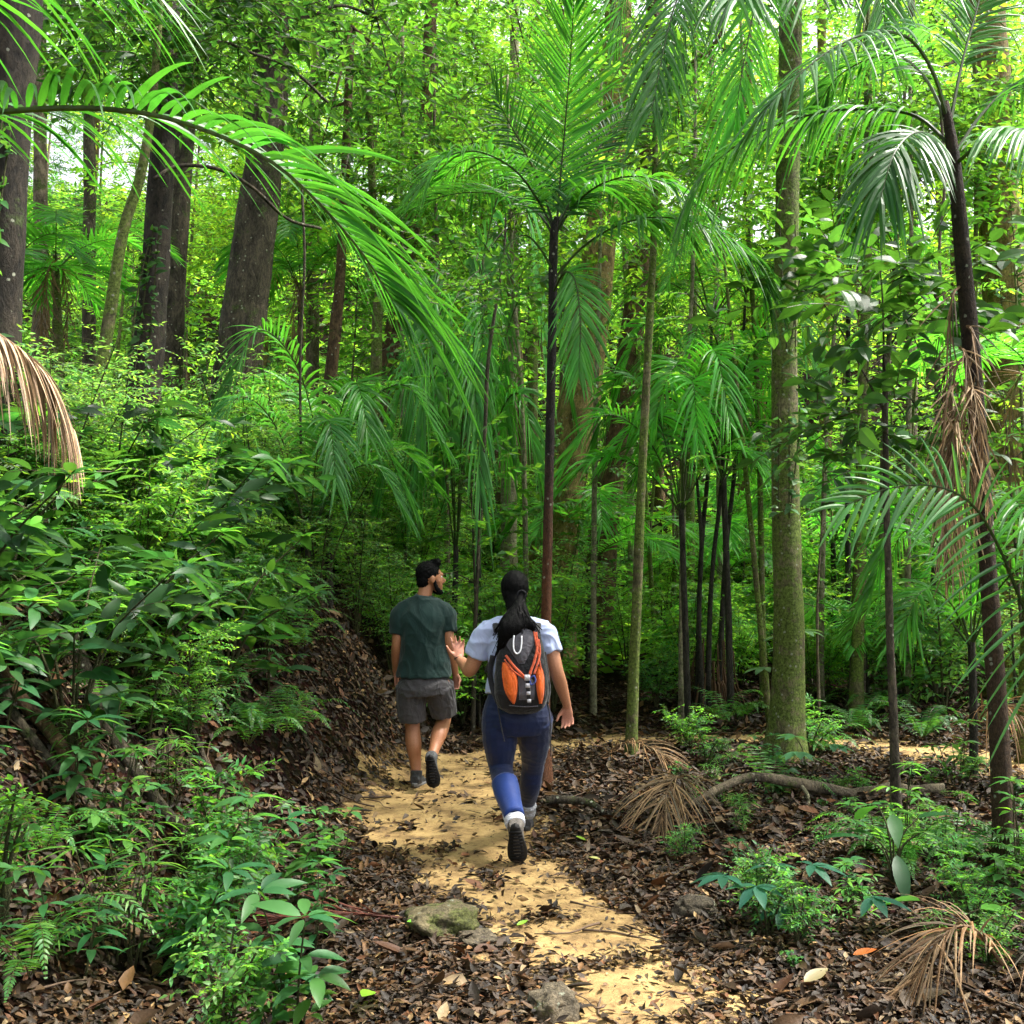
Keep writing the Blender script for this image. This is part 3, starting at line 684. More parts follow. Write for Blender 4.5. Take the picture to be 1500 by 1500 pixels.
for px, Y, w, mt, tp, lab in ((640, 19, 14, B_GREY, 300, 'slim grey trunk far back, left of the pale trunk'), (620, 16, 8, B_DARK, 420, 'thin dark pole far back behind the feathery shrub'),
                              (680, 22, 17, B_BROWN, 200, 'brown trunk deep in the bright wood'), (1010, 17, 14, B_MOSS, 340, 'mossy pole behind the clumping palms'),
                              (1210, 20, 18, B_GOLD, 160, 'golden trunk far back between the two mossy trunks'), (1335, 16, 16, B_GREY, 240, 'grey trunk far back behind the dark-leaved sapling'),
                              (1400, 19, 20, B_BROWN, 100, 'brown trunk far back near the right-hand dead fronds'), (60, 11, 22, B_GREY, 40, 'grey trunk behind the thick left-hand trunk'),
                              (130, 14, 20, B_DARK, 60, 'dark trunk deep behind the big arching frond'), (455, 18, 20, B_GREY, 120, 'grey trunk far back right of the massive brown trunk'),
                              (780, 21, 16, B_MOSS, 260, 'mossy trunk far back beside the black palm stem'), (1090, 22, 18, B_BROWN, 200, 'brown trunk far back above the clumping palms')):
    sl = rng.uniform(-14, 14)
    tree(lab, [(px + sl, tp, w * .8), (px + sl * .5, (tp + 700) / 2, w * .95), (px, 740, w * 1.1)], Y, mt, up=4, flare=.2, seg=9,
         crown=dict(c=P(px + sl, tp - 60, Y + .3), rad=(2.4, 2, 2.1), nt=280, col=(G_MD, G_LT, G_YL)[int(rng.integers(3))], mat=M_LEAFFAR))

for px, Y, w, mt, tp, lab in ((1000, 11.6, 8, B_PALE, 380, 'slim pale pole before the clumping black palm stems'), (1115, 12.6, 9, B_MOSS, 300, 'slim mossy pole just left of the straight mossy trunk'), (1205, 12.2, 8, B_PALE, 420, 'slim pale pole right of the straight mossy trunk'),
                              (1330, 11.5, 9, B_PALE, 360, 'slim pale pole behind the dark-leaved sapling'), (870, 12.4, 8, B_PALE, 400, 'slim pale pole right of the black-stemmed palm'), (770, 13.2, 8, B_PALE, 380, 'slim pale pole left of the black-stemmed palm'),
                              (655, 12.8, 8, B_GREY, 340, 'slim grey pole above the man'), (590, 13.6, 9, B_PALE, 300, 'slim pale pole behind the feathery shrubs on the bank'), (1425, 11.8, 9, B_MOSS, 260, 'slim mossy pole near the dead fronds on the right'),
                              (1055, 15.5, 10, B_PALE, 240, 'pale trunk far behind the clumping palm'), (925, 17.5, 11, B_PALE, 220, 'pale trunk far behind the thin pole'), (825, 19, 12, B_GREY, 200, 'grey trunk far behind the black-stemmed palm')):
    sl = rng.uniform(-22, 22)
    tree(lab, [(px + sl, tp, w * .7), (px + sl * .3, (tp + 800) / 2, w * .9), (px, 800, w), (px - sl * .1, 960, w * 1.15)], Y, mt, up=2.5, flare=.3, seg=8, name='sapling', cat='sapling',
         crown=dict(c=P(px + sl, tp - 40, Y + .2), rad=(1.0, .9, 1.0), nt=70, col=(G_MD, G_LT, G_YL)[int(rng.integers(3))], mat=M_LEAFFAR))

# lianas
def vine(label, pts, r, col_mat):
    q = catmull([P(*p) for p in pts], 40)
    mb = MB(); tube(mb, q - q[-1], r, 6, (.1, .1, .1), rough=.2)
    o = mb.build('vine', col_mat); o.location = q[-1]; tag(o, label, 'vine')
vine('crooked liana looping over the gap between the two left-hand trunks', [(285, 92, 8.4), (320, 62, 8.5), (370, 78, 8.6), (425, 100, 9.), (480, 150, 9.4)], .014, B_DARK)
vine('dark liana arching under the big frond toward the massive trunk', [(226, 262, 7.9), (262, 243, 8.0), (320, 248, 8.1), (370, 275, 8.3), (420, 320, 8.8), (470, 335, 9.2)], .016, B_DARK)
vine('liana crossing the top of the massive brown trunk', [(360, -10, 10.6), (400, 18, 10.6), (450, 25, 10.8), (500, 8, 11), (560, 30, 11.5)], .018, B_DARK)
vine('thin liana hanging straight down beside the massive brown trunk', [(440, 240, 9.2), (446, 380, 9.2), (440, 520, 9.3), (441, 690, 9.4)], .012, B_DARK)
vine('twisting liana hanging in front of the upper right mossy trunk', [(1376, 140, 9), (1384, 260, 9), (1376, 380, 9), (1392, 520, 9.1), (1386, 640, 9.1)], .014, B_GREY)
vine('pale liana slanting across the bright gap near the curved mossy trunk', [(720, 500, 12), (690, 560, 12), (640, 640, 12), (600, 690, 12)], .014, B_GREY)

# fallen branch on the right
q = catmull([P(1008, 1182, 7.2), P(1060, 1152, 7.3), P(1105, 1138, 7.4), P(1160, 1146, 7.45), P(1230, 1160, 7.5), P(1300, 1178, 7.5), P(1385, 1200, 7.4)], 50)
q[:, 2] = np.maximum(q[:, 2], H(q[:, 0], q[:, 1]) + .03); 
mb = MB(); tube(mb, q - q[0], np.linspace(.026, .05, 50), 9, (.1, .1, .1), rough=.3, rs=6)
fb = mb.build('fallen_branch', B_GREY); fb.location = q[0]; tag(fb, 'long arched fallen branch lying over the litter on the right', 'branch')
mb = MB(); k = q[26]; e = np.array((k[0] - .02, k[1] - .25, h1(k[0], k[1] - .25)))
tube(mb, catmull([k - q[0], (k + e) / 2 - q[0] + (.03, 0, 0), e - q[0]], 10), np.linspace(.018, .012, 10), 6, (.1, .1, .1), rough=.2); mb.build('side_shoot', B_PALE, fb)
q = catmull([P(800, 1150, 7.3), P(835, 1132, 7.3), P(868, 1142, 7.2), P(884, 1160, 7.1)], 24); q[:, 2] = H(q[:, 0], q[:, 1]) + .05 + .05 * np.sin(np.linspace(0, 3.1, 24))
mb = MB(); tube(mb, q - q[0], np.linspace(.03, .02, 24), 8, (.1, .1, .1), rough=.3); o = mb.build('fallen_branch', B_DARK); o.location = q[0]; tag(o, 'short dark fallen stick lying by the foot of the black palm', 'branch')
q = catmull([P(-40, 1190, 5), P(60, 1192, 5), P(140, 1205, 5)], 16); q[:, 2] = H(q[:, 0], q[:, 1]) + .05
mb = MB(); tube(mb, q - q[0], np.linspace(.04, .025, 16), 8, (.1, .1, .1), rough=.3); o = mb.build('fallen_branch', B_BROWN); o.location = q[0]; tag(o, 'purplish-brown fallen stick at the left edge under the shrubs', 'branch')

# ------------------------------------------------------------------ palms with fronds drawn from the photo
def fr(mbroot, base, pts, name='frond', mat=None, dead=False, **kw):
    mb = MB(); r = np.array([P(*p) for p in pts]) - base
    if dead:
        kw.setdefault('col', (.22, .13, .06)); kw.setdefault('rcol', (.2, .12, .06)); kw.setdefault('amt', .35)
    frond(mb, r, **kw)
    return mb.build(name, mat or (M_DEAD if dead else M_PALM), mbroot, smooth=False)

def palm(label, pts, Y, mat, name='palm_tree', flare=.3, lean=0, seg=12, cat='palm tree'):
    path = px_path(pts, Y, lean); base = path[-1, :3].copy(); base[2] = h1(base[0], base[1]); path[-1, 2] = base[2] - .1
    root = thing(name, base, label, cat); trunk_mesh(path, seg, .08, flare, rs=4).build('trunk', mat, root, origin=base)
    return root, base

# the black-stemmed palm in the centre
root, b = palm('slender black-stemmed palm in the centre with its crown of long fronds', [(816, 318, 9), (811, 350, 13), (809, 480, 13), (806, 620, 13.5), (803, 760, 14), (800, 900, 15), (797, 1040, 17), (796, 1142, 24)], 8.1,
               barkmat('palm_bark', (.006, .005, .005), (.032, .026, .022), (.05, .05, .035), .12, 16, (1, 1, .5), zmix=(1.3, 2.9, (.13, .05, .02))))
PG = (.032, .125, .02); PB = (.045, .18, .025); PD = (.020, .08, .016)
Yc = 8.1
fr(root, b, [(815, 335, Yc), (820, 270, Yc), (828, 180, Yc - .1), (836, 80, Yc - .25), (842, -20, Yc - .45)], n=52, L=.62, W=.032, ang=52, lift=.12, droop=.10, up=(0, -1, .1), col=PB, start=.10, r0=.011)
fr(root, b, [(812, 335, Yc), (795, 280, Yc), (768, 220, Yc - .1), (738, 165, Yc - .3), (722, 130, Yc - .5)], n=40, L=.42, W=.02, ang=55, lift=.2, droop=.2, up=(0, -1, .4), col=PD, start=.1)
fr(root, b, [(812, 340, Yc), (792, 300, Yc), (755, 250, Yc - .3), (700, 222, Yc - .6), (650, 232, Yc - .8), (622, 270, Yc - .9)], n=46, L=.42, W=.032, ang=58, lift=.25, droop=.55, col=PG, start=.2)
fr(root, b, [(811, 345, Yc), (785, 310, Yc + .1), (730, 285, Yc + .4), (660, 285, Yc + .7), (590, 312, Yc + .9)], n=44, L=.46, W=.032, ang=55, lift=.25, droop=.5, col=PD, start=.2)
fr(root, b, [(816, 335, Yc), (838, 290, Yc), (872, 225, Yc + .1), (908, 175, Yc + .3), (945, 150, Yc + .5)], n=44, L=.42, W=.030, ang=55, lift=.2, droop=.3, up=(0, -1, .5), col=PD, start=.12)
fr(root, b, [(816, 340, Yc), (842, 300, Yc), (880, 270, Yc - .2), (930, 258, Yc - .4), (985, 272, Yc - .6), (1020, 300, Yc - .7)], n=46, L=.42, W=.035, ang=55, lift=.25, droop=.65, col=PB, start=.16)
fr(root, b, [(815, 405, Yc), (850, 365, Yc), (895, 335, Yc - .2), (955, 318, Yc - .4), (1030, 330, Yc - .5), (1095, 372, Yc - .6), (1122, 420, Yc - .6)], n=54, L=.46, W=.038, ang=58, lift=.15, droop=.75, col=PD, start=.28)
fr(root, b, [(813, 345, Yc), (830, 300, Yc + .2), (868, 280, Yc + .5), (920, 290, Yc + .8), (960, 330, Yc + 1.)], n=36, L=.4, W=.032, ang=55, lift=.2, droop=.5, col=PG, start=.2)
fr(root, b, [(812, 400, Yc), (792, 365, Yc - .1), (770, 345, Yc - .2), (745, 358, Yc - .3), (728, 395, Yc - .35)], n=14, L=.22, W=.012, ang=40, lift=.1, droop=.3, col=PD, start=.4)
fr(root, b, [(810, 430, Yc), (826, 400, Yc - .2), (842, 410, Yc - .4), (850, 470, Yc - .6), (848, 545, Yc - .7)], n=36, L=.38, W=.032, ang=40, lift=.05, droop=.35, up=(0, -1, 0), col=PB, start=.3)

fr(root, b, [(812, 338, Yc), (780, 280, Yc + .2), (735, 235, Yc + .6), (680, 235, Yc + 1.), (640, 270, Yc + 1.2)], n=40, L=.44, W=.030, ang=56, lift=.2, droop=.4, col=PB, start=.2)

# the dark palm on the right
bR = barkmat('palm_bark_brown', (.010, .007, .005), (.05, .032, .02), (.05, .05, .02), .2, 16, (1, 1, .5), rings=True, zmix=(1.0, 2.4, (.075, .045, .024)))
root, b = palm('dark palm on the right with dead fronds hanging down its stem', [(1384, 150, 12), (1397, 230, 18), (1408, 350, 22), (1420, 480, 24), (1434, 640, 23), (1445, 800, 24), (1456, 960, 26), (1466, 1120, 28), (1476, 1262, 34)], 5.85, bR)
Yc = 5.85
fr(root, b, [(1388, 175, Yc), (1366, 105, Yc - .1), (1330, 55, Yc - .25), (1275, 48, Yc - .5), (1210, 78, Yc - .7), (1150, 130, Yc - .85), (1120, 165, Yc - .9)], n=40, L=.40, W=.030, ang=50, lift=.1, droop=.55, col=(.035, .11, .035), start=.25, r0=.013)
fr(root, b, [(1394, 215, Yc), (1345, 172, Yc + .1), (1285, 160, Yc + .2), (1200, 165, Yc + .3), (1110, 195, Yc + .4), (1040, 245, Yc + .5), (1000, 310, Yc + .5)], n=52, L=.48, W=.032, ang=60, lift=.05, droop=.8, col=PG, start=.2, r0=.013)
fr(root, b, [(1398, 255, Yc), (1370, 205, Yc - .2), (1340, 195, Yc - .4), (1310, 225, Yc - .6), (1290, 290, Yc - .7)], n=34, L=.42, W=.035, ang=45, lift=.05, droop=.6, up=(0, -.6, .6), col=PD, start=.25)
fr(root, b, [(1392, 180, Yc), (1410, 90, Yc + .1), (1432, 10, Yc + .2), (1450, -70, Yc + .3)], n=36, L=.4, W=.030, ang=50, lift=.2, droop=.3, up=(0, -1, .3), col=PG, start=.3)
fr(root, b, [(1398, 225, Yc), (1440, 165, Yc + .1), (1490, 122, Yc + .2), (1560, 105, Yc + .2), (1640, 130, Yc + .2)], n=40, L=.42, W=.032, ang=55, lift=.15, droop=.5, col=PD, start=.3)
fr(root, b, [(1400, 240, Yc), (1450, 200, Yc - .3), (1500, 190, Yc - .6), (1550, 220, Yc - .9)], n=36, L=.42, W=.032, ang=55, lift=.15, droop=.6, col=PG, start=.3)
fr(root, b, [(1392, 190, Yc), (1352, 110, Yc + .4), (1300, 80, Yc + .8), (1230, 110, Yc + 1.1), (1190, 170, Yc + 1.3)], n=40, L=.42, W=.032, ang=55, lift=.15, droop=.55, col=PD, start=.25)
for k in range(11):
    a0 = 1410 + rng.uniform(-10, 12); y0 = 440 + rng.uniform(-50, 210); dx = rng.uniform(-38, 32); yy = Yc - .06 - .16 * rng.random(); ln = rng.uniform(170, 270)
    fr(root, b, [(a0, y0, Yc), (a0 + dx * .5, y0 + 20, yy), (a0 + dx * .8, y0 + ln * .5, yy), (a0 + dx * rng.uniform(.3, 1.1), y0 + ln, yy)], name='dead_frond', dead=True, n=int(rng.integers(12, 22)), L=rng.uniform(.22, .45), W=.014, ang=11, lift=.05, droop=.2, start=.1, jit=.2, r0=.010,
       col=np.array(((.17, .11, .05), (.28, .19, .10), (.12, .075, .035))[k % 3]))

# palm whose trunk stands just outside the left edge
root, b = palm('palm at the left edge reaching one huge bright arching frond over the bank', [(-330, 150, 30), (-320, 400, 40), (-315, 700, 44), (-310, 1000, 50)], 3.9, B_MOSS)
fr(root, b, [(-325, 230, 3.9), (-220, 180, 3.85), (-110, 168, 3.8), (0, 163, 3.75), (130, 158, 3.72), (250, 174, 3.7), (380, 226, 3.72), (460, 290, 3.8), (530, 370, 3.9), (575, 440, 4.0)],
   n=54, L=.54, W=.034, ang=52, lift=.42, droop=.62, col=(.020, .085, .014), rcol=(.05, .07, .03), start=.24, r0=.017, seg=8, jit=.07,
   prof=lambda s: .62 + .38 * np.sin(np.pi * np.clip(.15 + .7 * s, 0, 1)))
fr(root, b, [(-325, 420, 3.9), (-200, 430, 4.2), (-60, 462, 4.5), (20, 505, 4.6), (75, 560, 4.7), (108, 630, 4.75)], name='dead_frond', dead=True, n=76, L=.28, W=.022, ang=60, lift=-.1, droop=1.0, start=.3, r0=.012, seg=6,
   col=(.34, .23, .14))
fr(root, b, [(-325, 250, 3.9), (-220, 60, 3.7), (-90, -40, 3.6), (40, -80, 3.5), (160, -60, 3.5)], n=40, L=.6, W=.034, ang=50, lift=.3, droop=.8, col=(.025, .10, .016), start=.24, r0=.016, seg=7)

# palm above the frame with leaflets hanging in at the top
root, b = palm('tall palm with dark fronds hanging in from the top, stem behind the mossy trunk', [(1160, -260, 16), (1155, 100, 20), (1152, 500, 22), (1152, 800, 24), (1152, 1068, 30)], 9.9, B_MOSS)
Yc = 9.9
for pts, cc, L in (([(1160, -255, Yc), (1110, -215, Yc - 1.), (1040, -130, Yc - 1.8), (985, 20, Yc - 2.4), (955, 160, Yc - 2.8)], PG, .6),
                   ([(1160, -255, Yc), (1130, -230, Yc - 2.5), (1090, -120, Yc - 4.5), (1080, 0, Yc - 5.5)], PG, .5),
                   ([(1160, -255, Yc), (1180, -240, Yc - 2.5), (1190, -130, Yc - 4.6), (1190, -20, Yc - 5.5)], PG, .45),
                   ([(1160, -255, Yc), (1090, -280, Yc + .3), (990, -220, Yc + .5), (930, -80, Yc + .6), (900, 80, Yc + .7)], PB, .6),
                   ([(1160, -255, Yc), (1250, -300, Yc - .5), (1340, -240, Yc - 1), (1400, -80, Yc - 1.4)], PG, .6),
                   ([(1160, -255, Yc), (1080, -160, Yc - .4), (1010, -10, Yc - .6), (985, 150, Yc - .7)], PD, .65),
                   ([(1160, -255, Yc), (1150, -180, Yc - 1), (1120, -60, Yc - 1.6), (1090, 90, Yc - 1.9), (1075, 190, Yc - 2.)], PB, .6),
                   ([(1160, -255, Yc), (1230, -200, Yc - .6), (1280, -80, Yc - 1.), (1300, 70, Yc - 1.2)], PG, .6),
                   ([(1160, -255, Yc), (1120, -270, Yc - 3), (1020, -190, Yc - 5), (940, -60, Yc - 6)], PB, .5),
                   ([(1160, -255, Yc), (1200, -270, Yc - 3), (1290, -190, Yc - 5), (1360, -50, Yc - 6)], PG, .5)):
    fr(root, b, pts, n=54, L=L, W=.036, ang=52, lift=.15, droop=.55, col=cc, start=.25, r0=.014)

# low palm at the right edge
root, b = palm('low palm at the right edge holding out a broad pale frond with comb-like leaflets', [(1588, 985, 16), (1590, 1040, 26), (1590, 1120, 32), (1588, 1260, 40)], 5.0, B_PALM)
for pts in ([(1588, 1000, 5.0), (1610, 900, 5.1), (1650, 820, 5.3), (1710, 800, 5.5)], [(1588, 1000, 5.0), (1600, 900, 5.2), (1600, 800, 5.6), (1590, 740, 6.0)], [(1588, 1000, 5.0), (1630, 930, 4.8), (1690, 900, 4.6), (1750, 930, 4.4)]):
    fr(root, b, pts, n=32, L=.42, W=.027, ang=58, lift=.2, droop=.35, col=PG, start=.2, r0=.010)
fr(root, b, [(1588, 1010, 5.0), (1540, 960, 4.9), (1500, 890, 4.8), (1465, 805, 4.7), (1425, 740, 4.62), (1370, 712, 4.58), (1300, 716, 4.55), (1235, 742, 4.52)], n=31, L=.55, W=.025, ang=70, lift=.10, droop=.28, up=(0, -1, .25), col=(.045, .15, .04), start=.14, r0=.011, seg=8, jit=.04,
   prof=lambda s: .95 - .55 * s)
fr(root, b, [(1588, 1010, 5.0), (1620, 900, 4.9), (1640, 800, 4.8), (1600, 720, 4.7)], n=30, L=.5, W=.038, ang=60, lift=.15, droop=.4, col=PG, start=.2)

# clumping palm: four dark stems from one clump
base = P(1042, 1028, 12.6); base[2] = h1(base[0], base[1])
root = thing('clumping_palm', base, 'clumping palm of four thin black stems rising from one brown fibrous base', 'palm tree')
tops = [(1042, 470, 1022, 12.5), (1062, 540, 1036, 12.6), (1092, 430, 1052, 12.7), (1020, 690, 1030, 12.4)]
for (tx, ty, bx, Y) in tops:
    q = px_path([(tx, ty, 4), ((tx * 2 + bx) / 3 + 4, (ty * 2 + 1020) / 3, 6), ((tx + 2 * bx) / 3 - 3, (ty + 2040) / 3, 7), (bx, 1034, 9)], Y); q[-1, 2] = base[2] - .1
    trunk_mesh(q, 9, .1, .3, rs=4).build('stem', B_PALM, root, origin=base)
    for k in range(6):
        a = k * 60 + rng.uniform(-20, 20); dx = math.cos(R(a)); dy = math.sin(R(a)); l = 1.0 + .25 * rng.random()
        c = q[0, :3] - base; up_ = rng.uniform(.25, .6)
        pts = [c, c + np.array((dx * .35 * l, dy * .35 * l, up_ * l * .8)), c + np.array((dx * .75 * l, dy * .75 * l, up_ * l)), c + np.array((dx * 1.1 * l, dy * 1.1 * l, up_ * l * .5 - .2))]
        mb = MB(); frond(mb, pts, 32, .36, .024, 55, .25, .4, col=(PG, PB, PD)[k % 3], start=.2); mb.build('frond', M_PALM, root, smooth=False)
mb = MB()
for k in range(60):
    a = rng.random() * 6.28; r = .28 * rng.random() ** .5
    tube(mb, catmull([(r * math.cos(a), r * math.sin(a), .9 * rng.random()), (r * 1.1 * math.cos(a), r * 1.1 * math.sin(a), .35), (r * 1.6 * math.cos(a), r * 1.6 * math.sin(a), 0)], 6), .008, 4, (.11, .06, .03))
mb.build('fibre_skirt', M_DEAD, root)

# dead fronds on the ground
def ground_frond(label, c, head, l, L, col, W=.014, n=46, ang=48, lift=.25, droop=.5, arch=.22):
    x, y = c; d = np.array((math.cos(head), math.sin(head)))
    z0 = h1(x, y)
    pts = []
    for s in (0, .35, .7, 1):
        q = np.array((x, y)) + d * l * s
        pts.append((d[0] * l * s, d[1] * l * s, h1(q[0], q[1]) - z0 + .03 + arch * math.sin(math.pi * min(1, s * .95 + .05))))
    mb = MB(); frond(mb, pts, n, L, W, ang, lift, droop, col=col, rcol=tuple(.7 * q for q in col), amt=.4, warm=.15, r0=.009, start=.08, jit=.25)
    o = mb.build('dead_palm_frond', M_DEAD, smooth=False); o.location = (x, y, z0); tag(o, label, 'dead frond')
gx = lambda px, py: (lambda q, t: (q[0] * t, t))(P(px, py, 1.0), CAM_H / (CAM_H - P(px, py, 1.0)[2]))
ground_frond('straw-coloured dead frond heaped on the litter right of the path', gx(1010, 1190), R(-115), .75, .48, (.18, .12, .06), .014, 60, 45, .15, .55, .25)
ground_frond('small pale dead frond lying below the thin pole-like young tree', gx(880, 1120), R(-40), .8, .35, (.26, .16, .08), .012, 40)
ground_frond('reddish-brown dead frond lying flat at the left of the path', gx(590, 1360), R(185), .75, .3, (.10, .03, .018), .012, 30, 14, .02, .05, .03)
ground_frond('tangled straw dead frond in the bottom right corner', gx(1470, 1440), R(-150), .55, .36, (.17, .105, .05), .014, 40, 30, .2, .5, .25)
ground_frond('second bleached dead frond in the corner, under the tangled straw one', gx(1500, 1400), R(-100), .6, .4, (.14, .09, .05), .014, 36, 25, .2, .6, .18)
ground_frond('brown dead frond against the foot of the dark palm on the right', gx(1400, 1150), R(-60), .9, .5, (.20, .11, .05), .016, 50, 40, .2, .7, .55)
ground_frond('faded dead frond on the slope of litter left of the man', gx(465, 1075), R(60), .8, .3, (.24, .14, .09), .012, 36, 25, .05, .1, .05)

# climbers and epiphytes clinging to trunks
def climber(label, px0, py0, px1, py1, Y, wid, n, L, W, col, seed=0):
    """leafy vine hugging a trunk between two heights"""
    a, b = P(px0, py0, Y), P(px1, py1, Y); r = wid * Y / FPX / 2
    root = thing('climbing_plant', b, label, 'climber'); st = MB(); lf = MB()
    tt = np.linspace(0, 1, 40)
    for k in range(3):
        an = -1.57 + rng.uniform(-1.2, 1.2) + rng.uniform(-2, 2) * tt
        q = b + (a - b) * tt[:, None] + np.stack([np.cos(an), np.sin(an), 0 * an], 1) * (r + .012)
        tube(st, q - b, .006, 5, (.06, .05, .03))
        m = n // 3; i = rng.integers(0, 40, m); d = np.stack([np.cos(an[i]), np.sin(an[i]), rng.uniform(-.6, .3, m)], 1) + .6 * rng.standard_normal((m, 3)) * (1, 1, .5)
        ll = L * rng.uniform(.5, 1.2, m)
        leaves(lf, q[i] - b, d, np.array((0, -.5, 1)) + .5 * rng.standard_normal((m, 3)), ll, ll * W / L, .3, vary(col, m, .25, .2), 'mid')
    st.build('stem', B_STEM, root); lf.build('foliage', M_LEAF, root)
climber('leafy climber wrapping the lower part of the massive brown trunk', 352, 480, 334, 690, 11.1, 90, 240, .13, .06, G_DK)
climber('sparse climber on the upper part of the massive brown trunk', 398, 20, 386, 230, 11.2, 62, 120, .10, .045, G_MD)
climber('ferny climber covering the golden mossy trunk low down', 838, 620, 812, 800, 14.1, 66, 240, .13, .05, G_LT)
climber('small pale-leaved climber on the straight mossy trunk at mid height', 1150, 600, 1153, 760, 8.95, 40, 60, .11, .06, (.06, .15, .05))
climber('few-leaved climber high on the straight mossy trunk', 1153, 330, 1150, 520, 8.95, 36, 36, .08, .04, G_DK)
climber('thick climber on the big mossy trunk at the upper right edge', 1450, 90, 1478, 520, 12.1, 62, 320, .13, .06, G_MD)
climber('climber on the dark forked trunk left of the massive one', 232, 340, 214, 560, 8.8, 44, 150, .10, .05, G_DK)
climber('leaves creeping up the thick dark trunk at the left edge', 22, 160, 4, 520, 5.95, 64, 170, .11, .05, (.04, .12, .03))
climber('creeper around the dark leaning trunk behind the curved mossy trunk', 572, 520, 530, 720, 13.7, 32, 150, .14, .07, (.05, .13, .04))
# ------------------------------------------------------------------ understory plants, built once per kind and copied
def finish(root):
    KIDS[root.name] = list(root_children.get(root.name, []))
root_children = {}
def kid(root, o):
    root_children.setdefault(root.name, []).append(o); return o

def proto(name):
    return thing(name, (0, 0, 0), 'x', 'x')

def p_fern(nf=11, l=.7, col=(.04, .13, .025)):
    r = proto('fern'); mb = MB()
    for k in range(nf):
        a = 6.283 * k / nf + rng.uniform(-.25, .25); up = rng.uniform(.35, .75); ll = l * rng.uniform(.75, 1.15)
        d = np.array((math.cos(a), math.sin(a), 0))
        pts = [np.zeros(3), d * ll * .3 + (0, 0, up * ll * .7), d * ll * .7 + (0, 0, up * ll * .85), d * ll + (0, 0, up * ll * .5)]
        frond(mb, pts, 26, .15 * ll / .7, .022, 75, .05, .25, col=col, rcol=(.05, .05, .02), r0=.004, start=.12, seg=3, fold=False, warm=.25,
              prof=lambda s: np.clip(np.minimum(1, s * 5 + .3) * (1.05 - s), .05, 1))
    kid(r, mb.build('foliage', M_LEAF, r, smooth=False)); return r

def p_seedling(nst=4, h=.45, L=.13, W=.055, col=(.045, .14, .03), whorl=6):
    r = proto('seedling'); st = MB(); lf = MB()
    for s in range(nst):
        a = rng.random() * 6.28; ln = rng.uniform(.05, .35) * h; hh = h * rng.uniform(.6, 1.15)
        b0 = np.array((.05 * math.cos(a), .05 * math.sin(a), -.03)); e = b0 + np.array((math.cos(a) * ln, math.sin(a) * ln, hh))
        q = catmull([b0, (b0 + e) / 2 + rng.standard_normal(3) * .02, e], 8); tube(st, q, np.linspace(.006, .003, 8), 5, (.06, .07, .025))
        for lvl in (1., .72, .48):
            p = b0 + (e - b0) * lvl; nl = whorl if lvl == 1. else max(2, whorl - 3)
            aa = rng.random() * 6.28 + np.arange(nl) * 6.283 / nl + rng.uniform(-.3, .3, nl)
            d = np.stack([np.cos(aa), np.sin(aa), rng.uniform(-.1, .45, nl)], 1)
            ll = L * rng.uniform(.6, 1.2, nl)
            leaves(lf, np.tile(p, (nl, 1)) + d * .015, d, (0, 0, 1) + .2 * rng.standard_normal((nl, 3)), ll, ll * W / L, .35, vary(col, nl, .22, .25), True)
    kid(r, st.build('stem', B_STEM, r)); kid(r, lf.build('foliage', M_LEAF, r)); return r

def p_shrub(h=1.7, w=.8, nt=120, L=.075, W=.03, col=G_MD, k=13, tl=.4, hi=False, stems=6):
    r = proto('shrub'); st = MB(); lf = MB(); ends = []
    for s in range(stems):
        a = 6.28 * s / stems + rng.uniform(-.4, .4); ln = w * rng.uniform(.25, .8); hh = h * rng.uniform(.6, .95)
        q = catmull([(0, 0, -.05), (math.cos(a) * ln * .35, math.sin(a) * ln * .35, hh * .5), (math.cos(a) * ln, math.sin(a) * ln, hh)], 14)
        tube(st, q, np.linspace(.014, .004, 14), 5, (.05, .045, .025)); ends.append(q)
    ends = np.array(ends); si = rng.integers(0, stems, nt); pi = (14 * (.28 + .72 * rng.random(nt) ** .7)).astype(int).clip(0, 13)
    b0 = ends[si, pi]; a = rng.random(nt) * 6.28
    td = np.stack([np.cos(a), np.sin(a), rng.uniform(-.15, .8, nt)], 1)
    sprays(lf, b0, td, tl * rng.uniform(.6, 1.3, nt), k, L, W, .25, col, hi, .25, .3, .003)
    kid(r, st.build('stem', B_STEM, r)); kid(r, lf.build('foliage', M_LEAFFAR, r, smooth=bool(hi))); return r

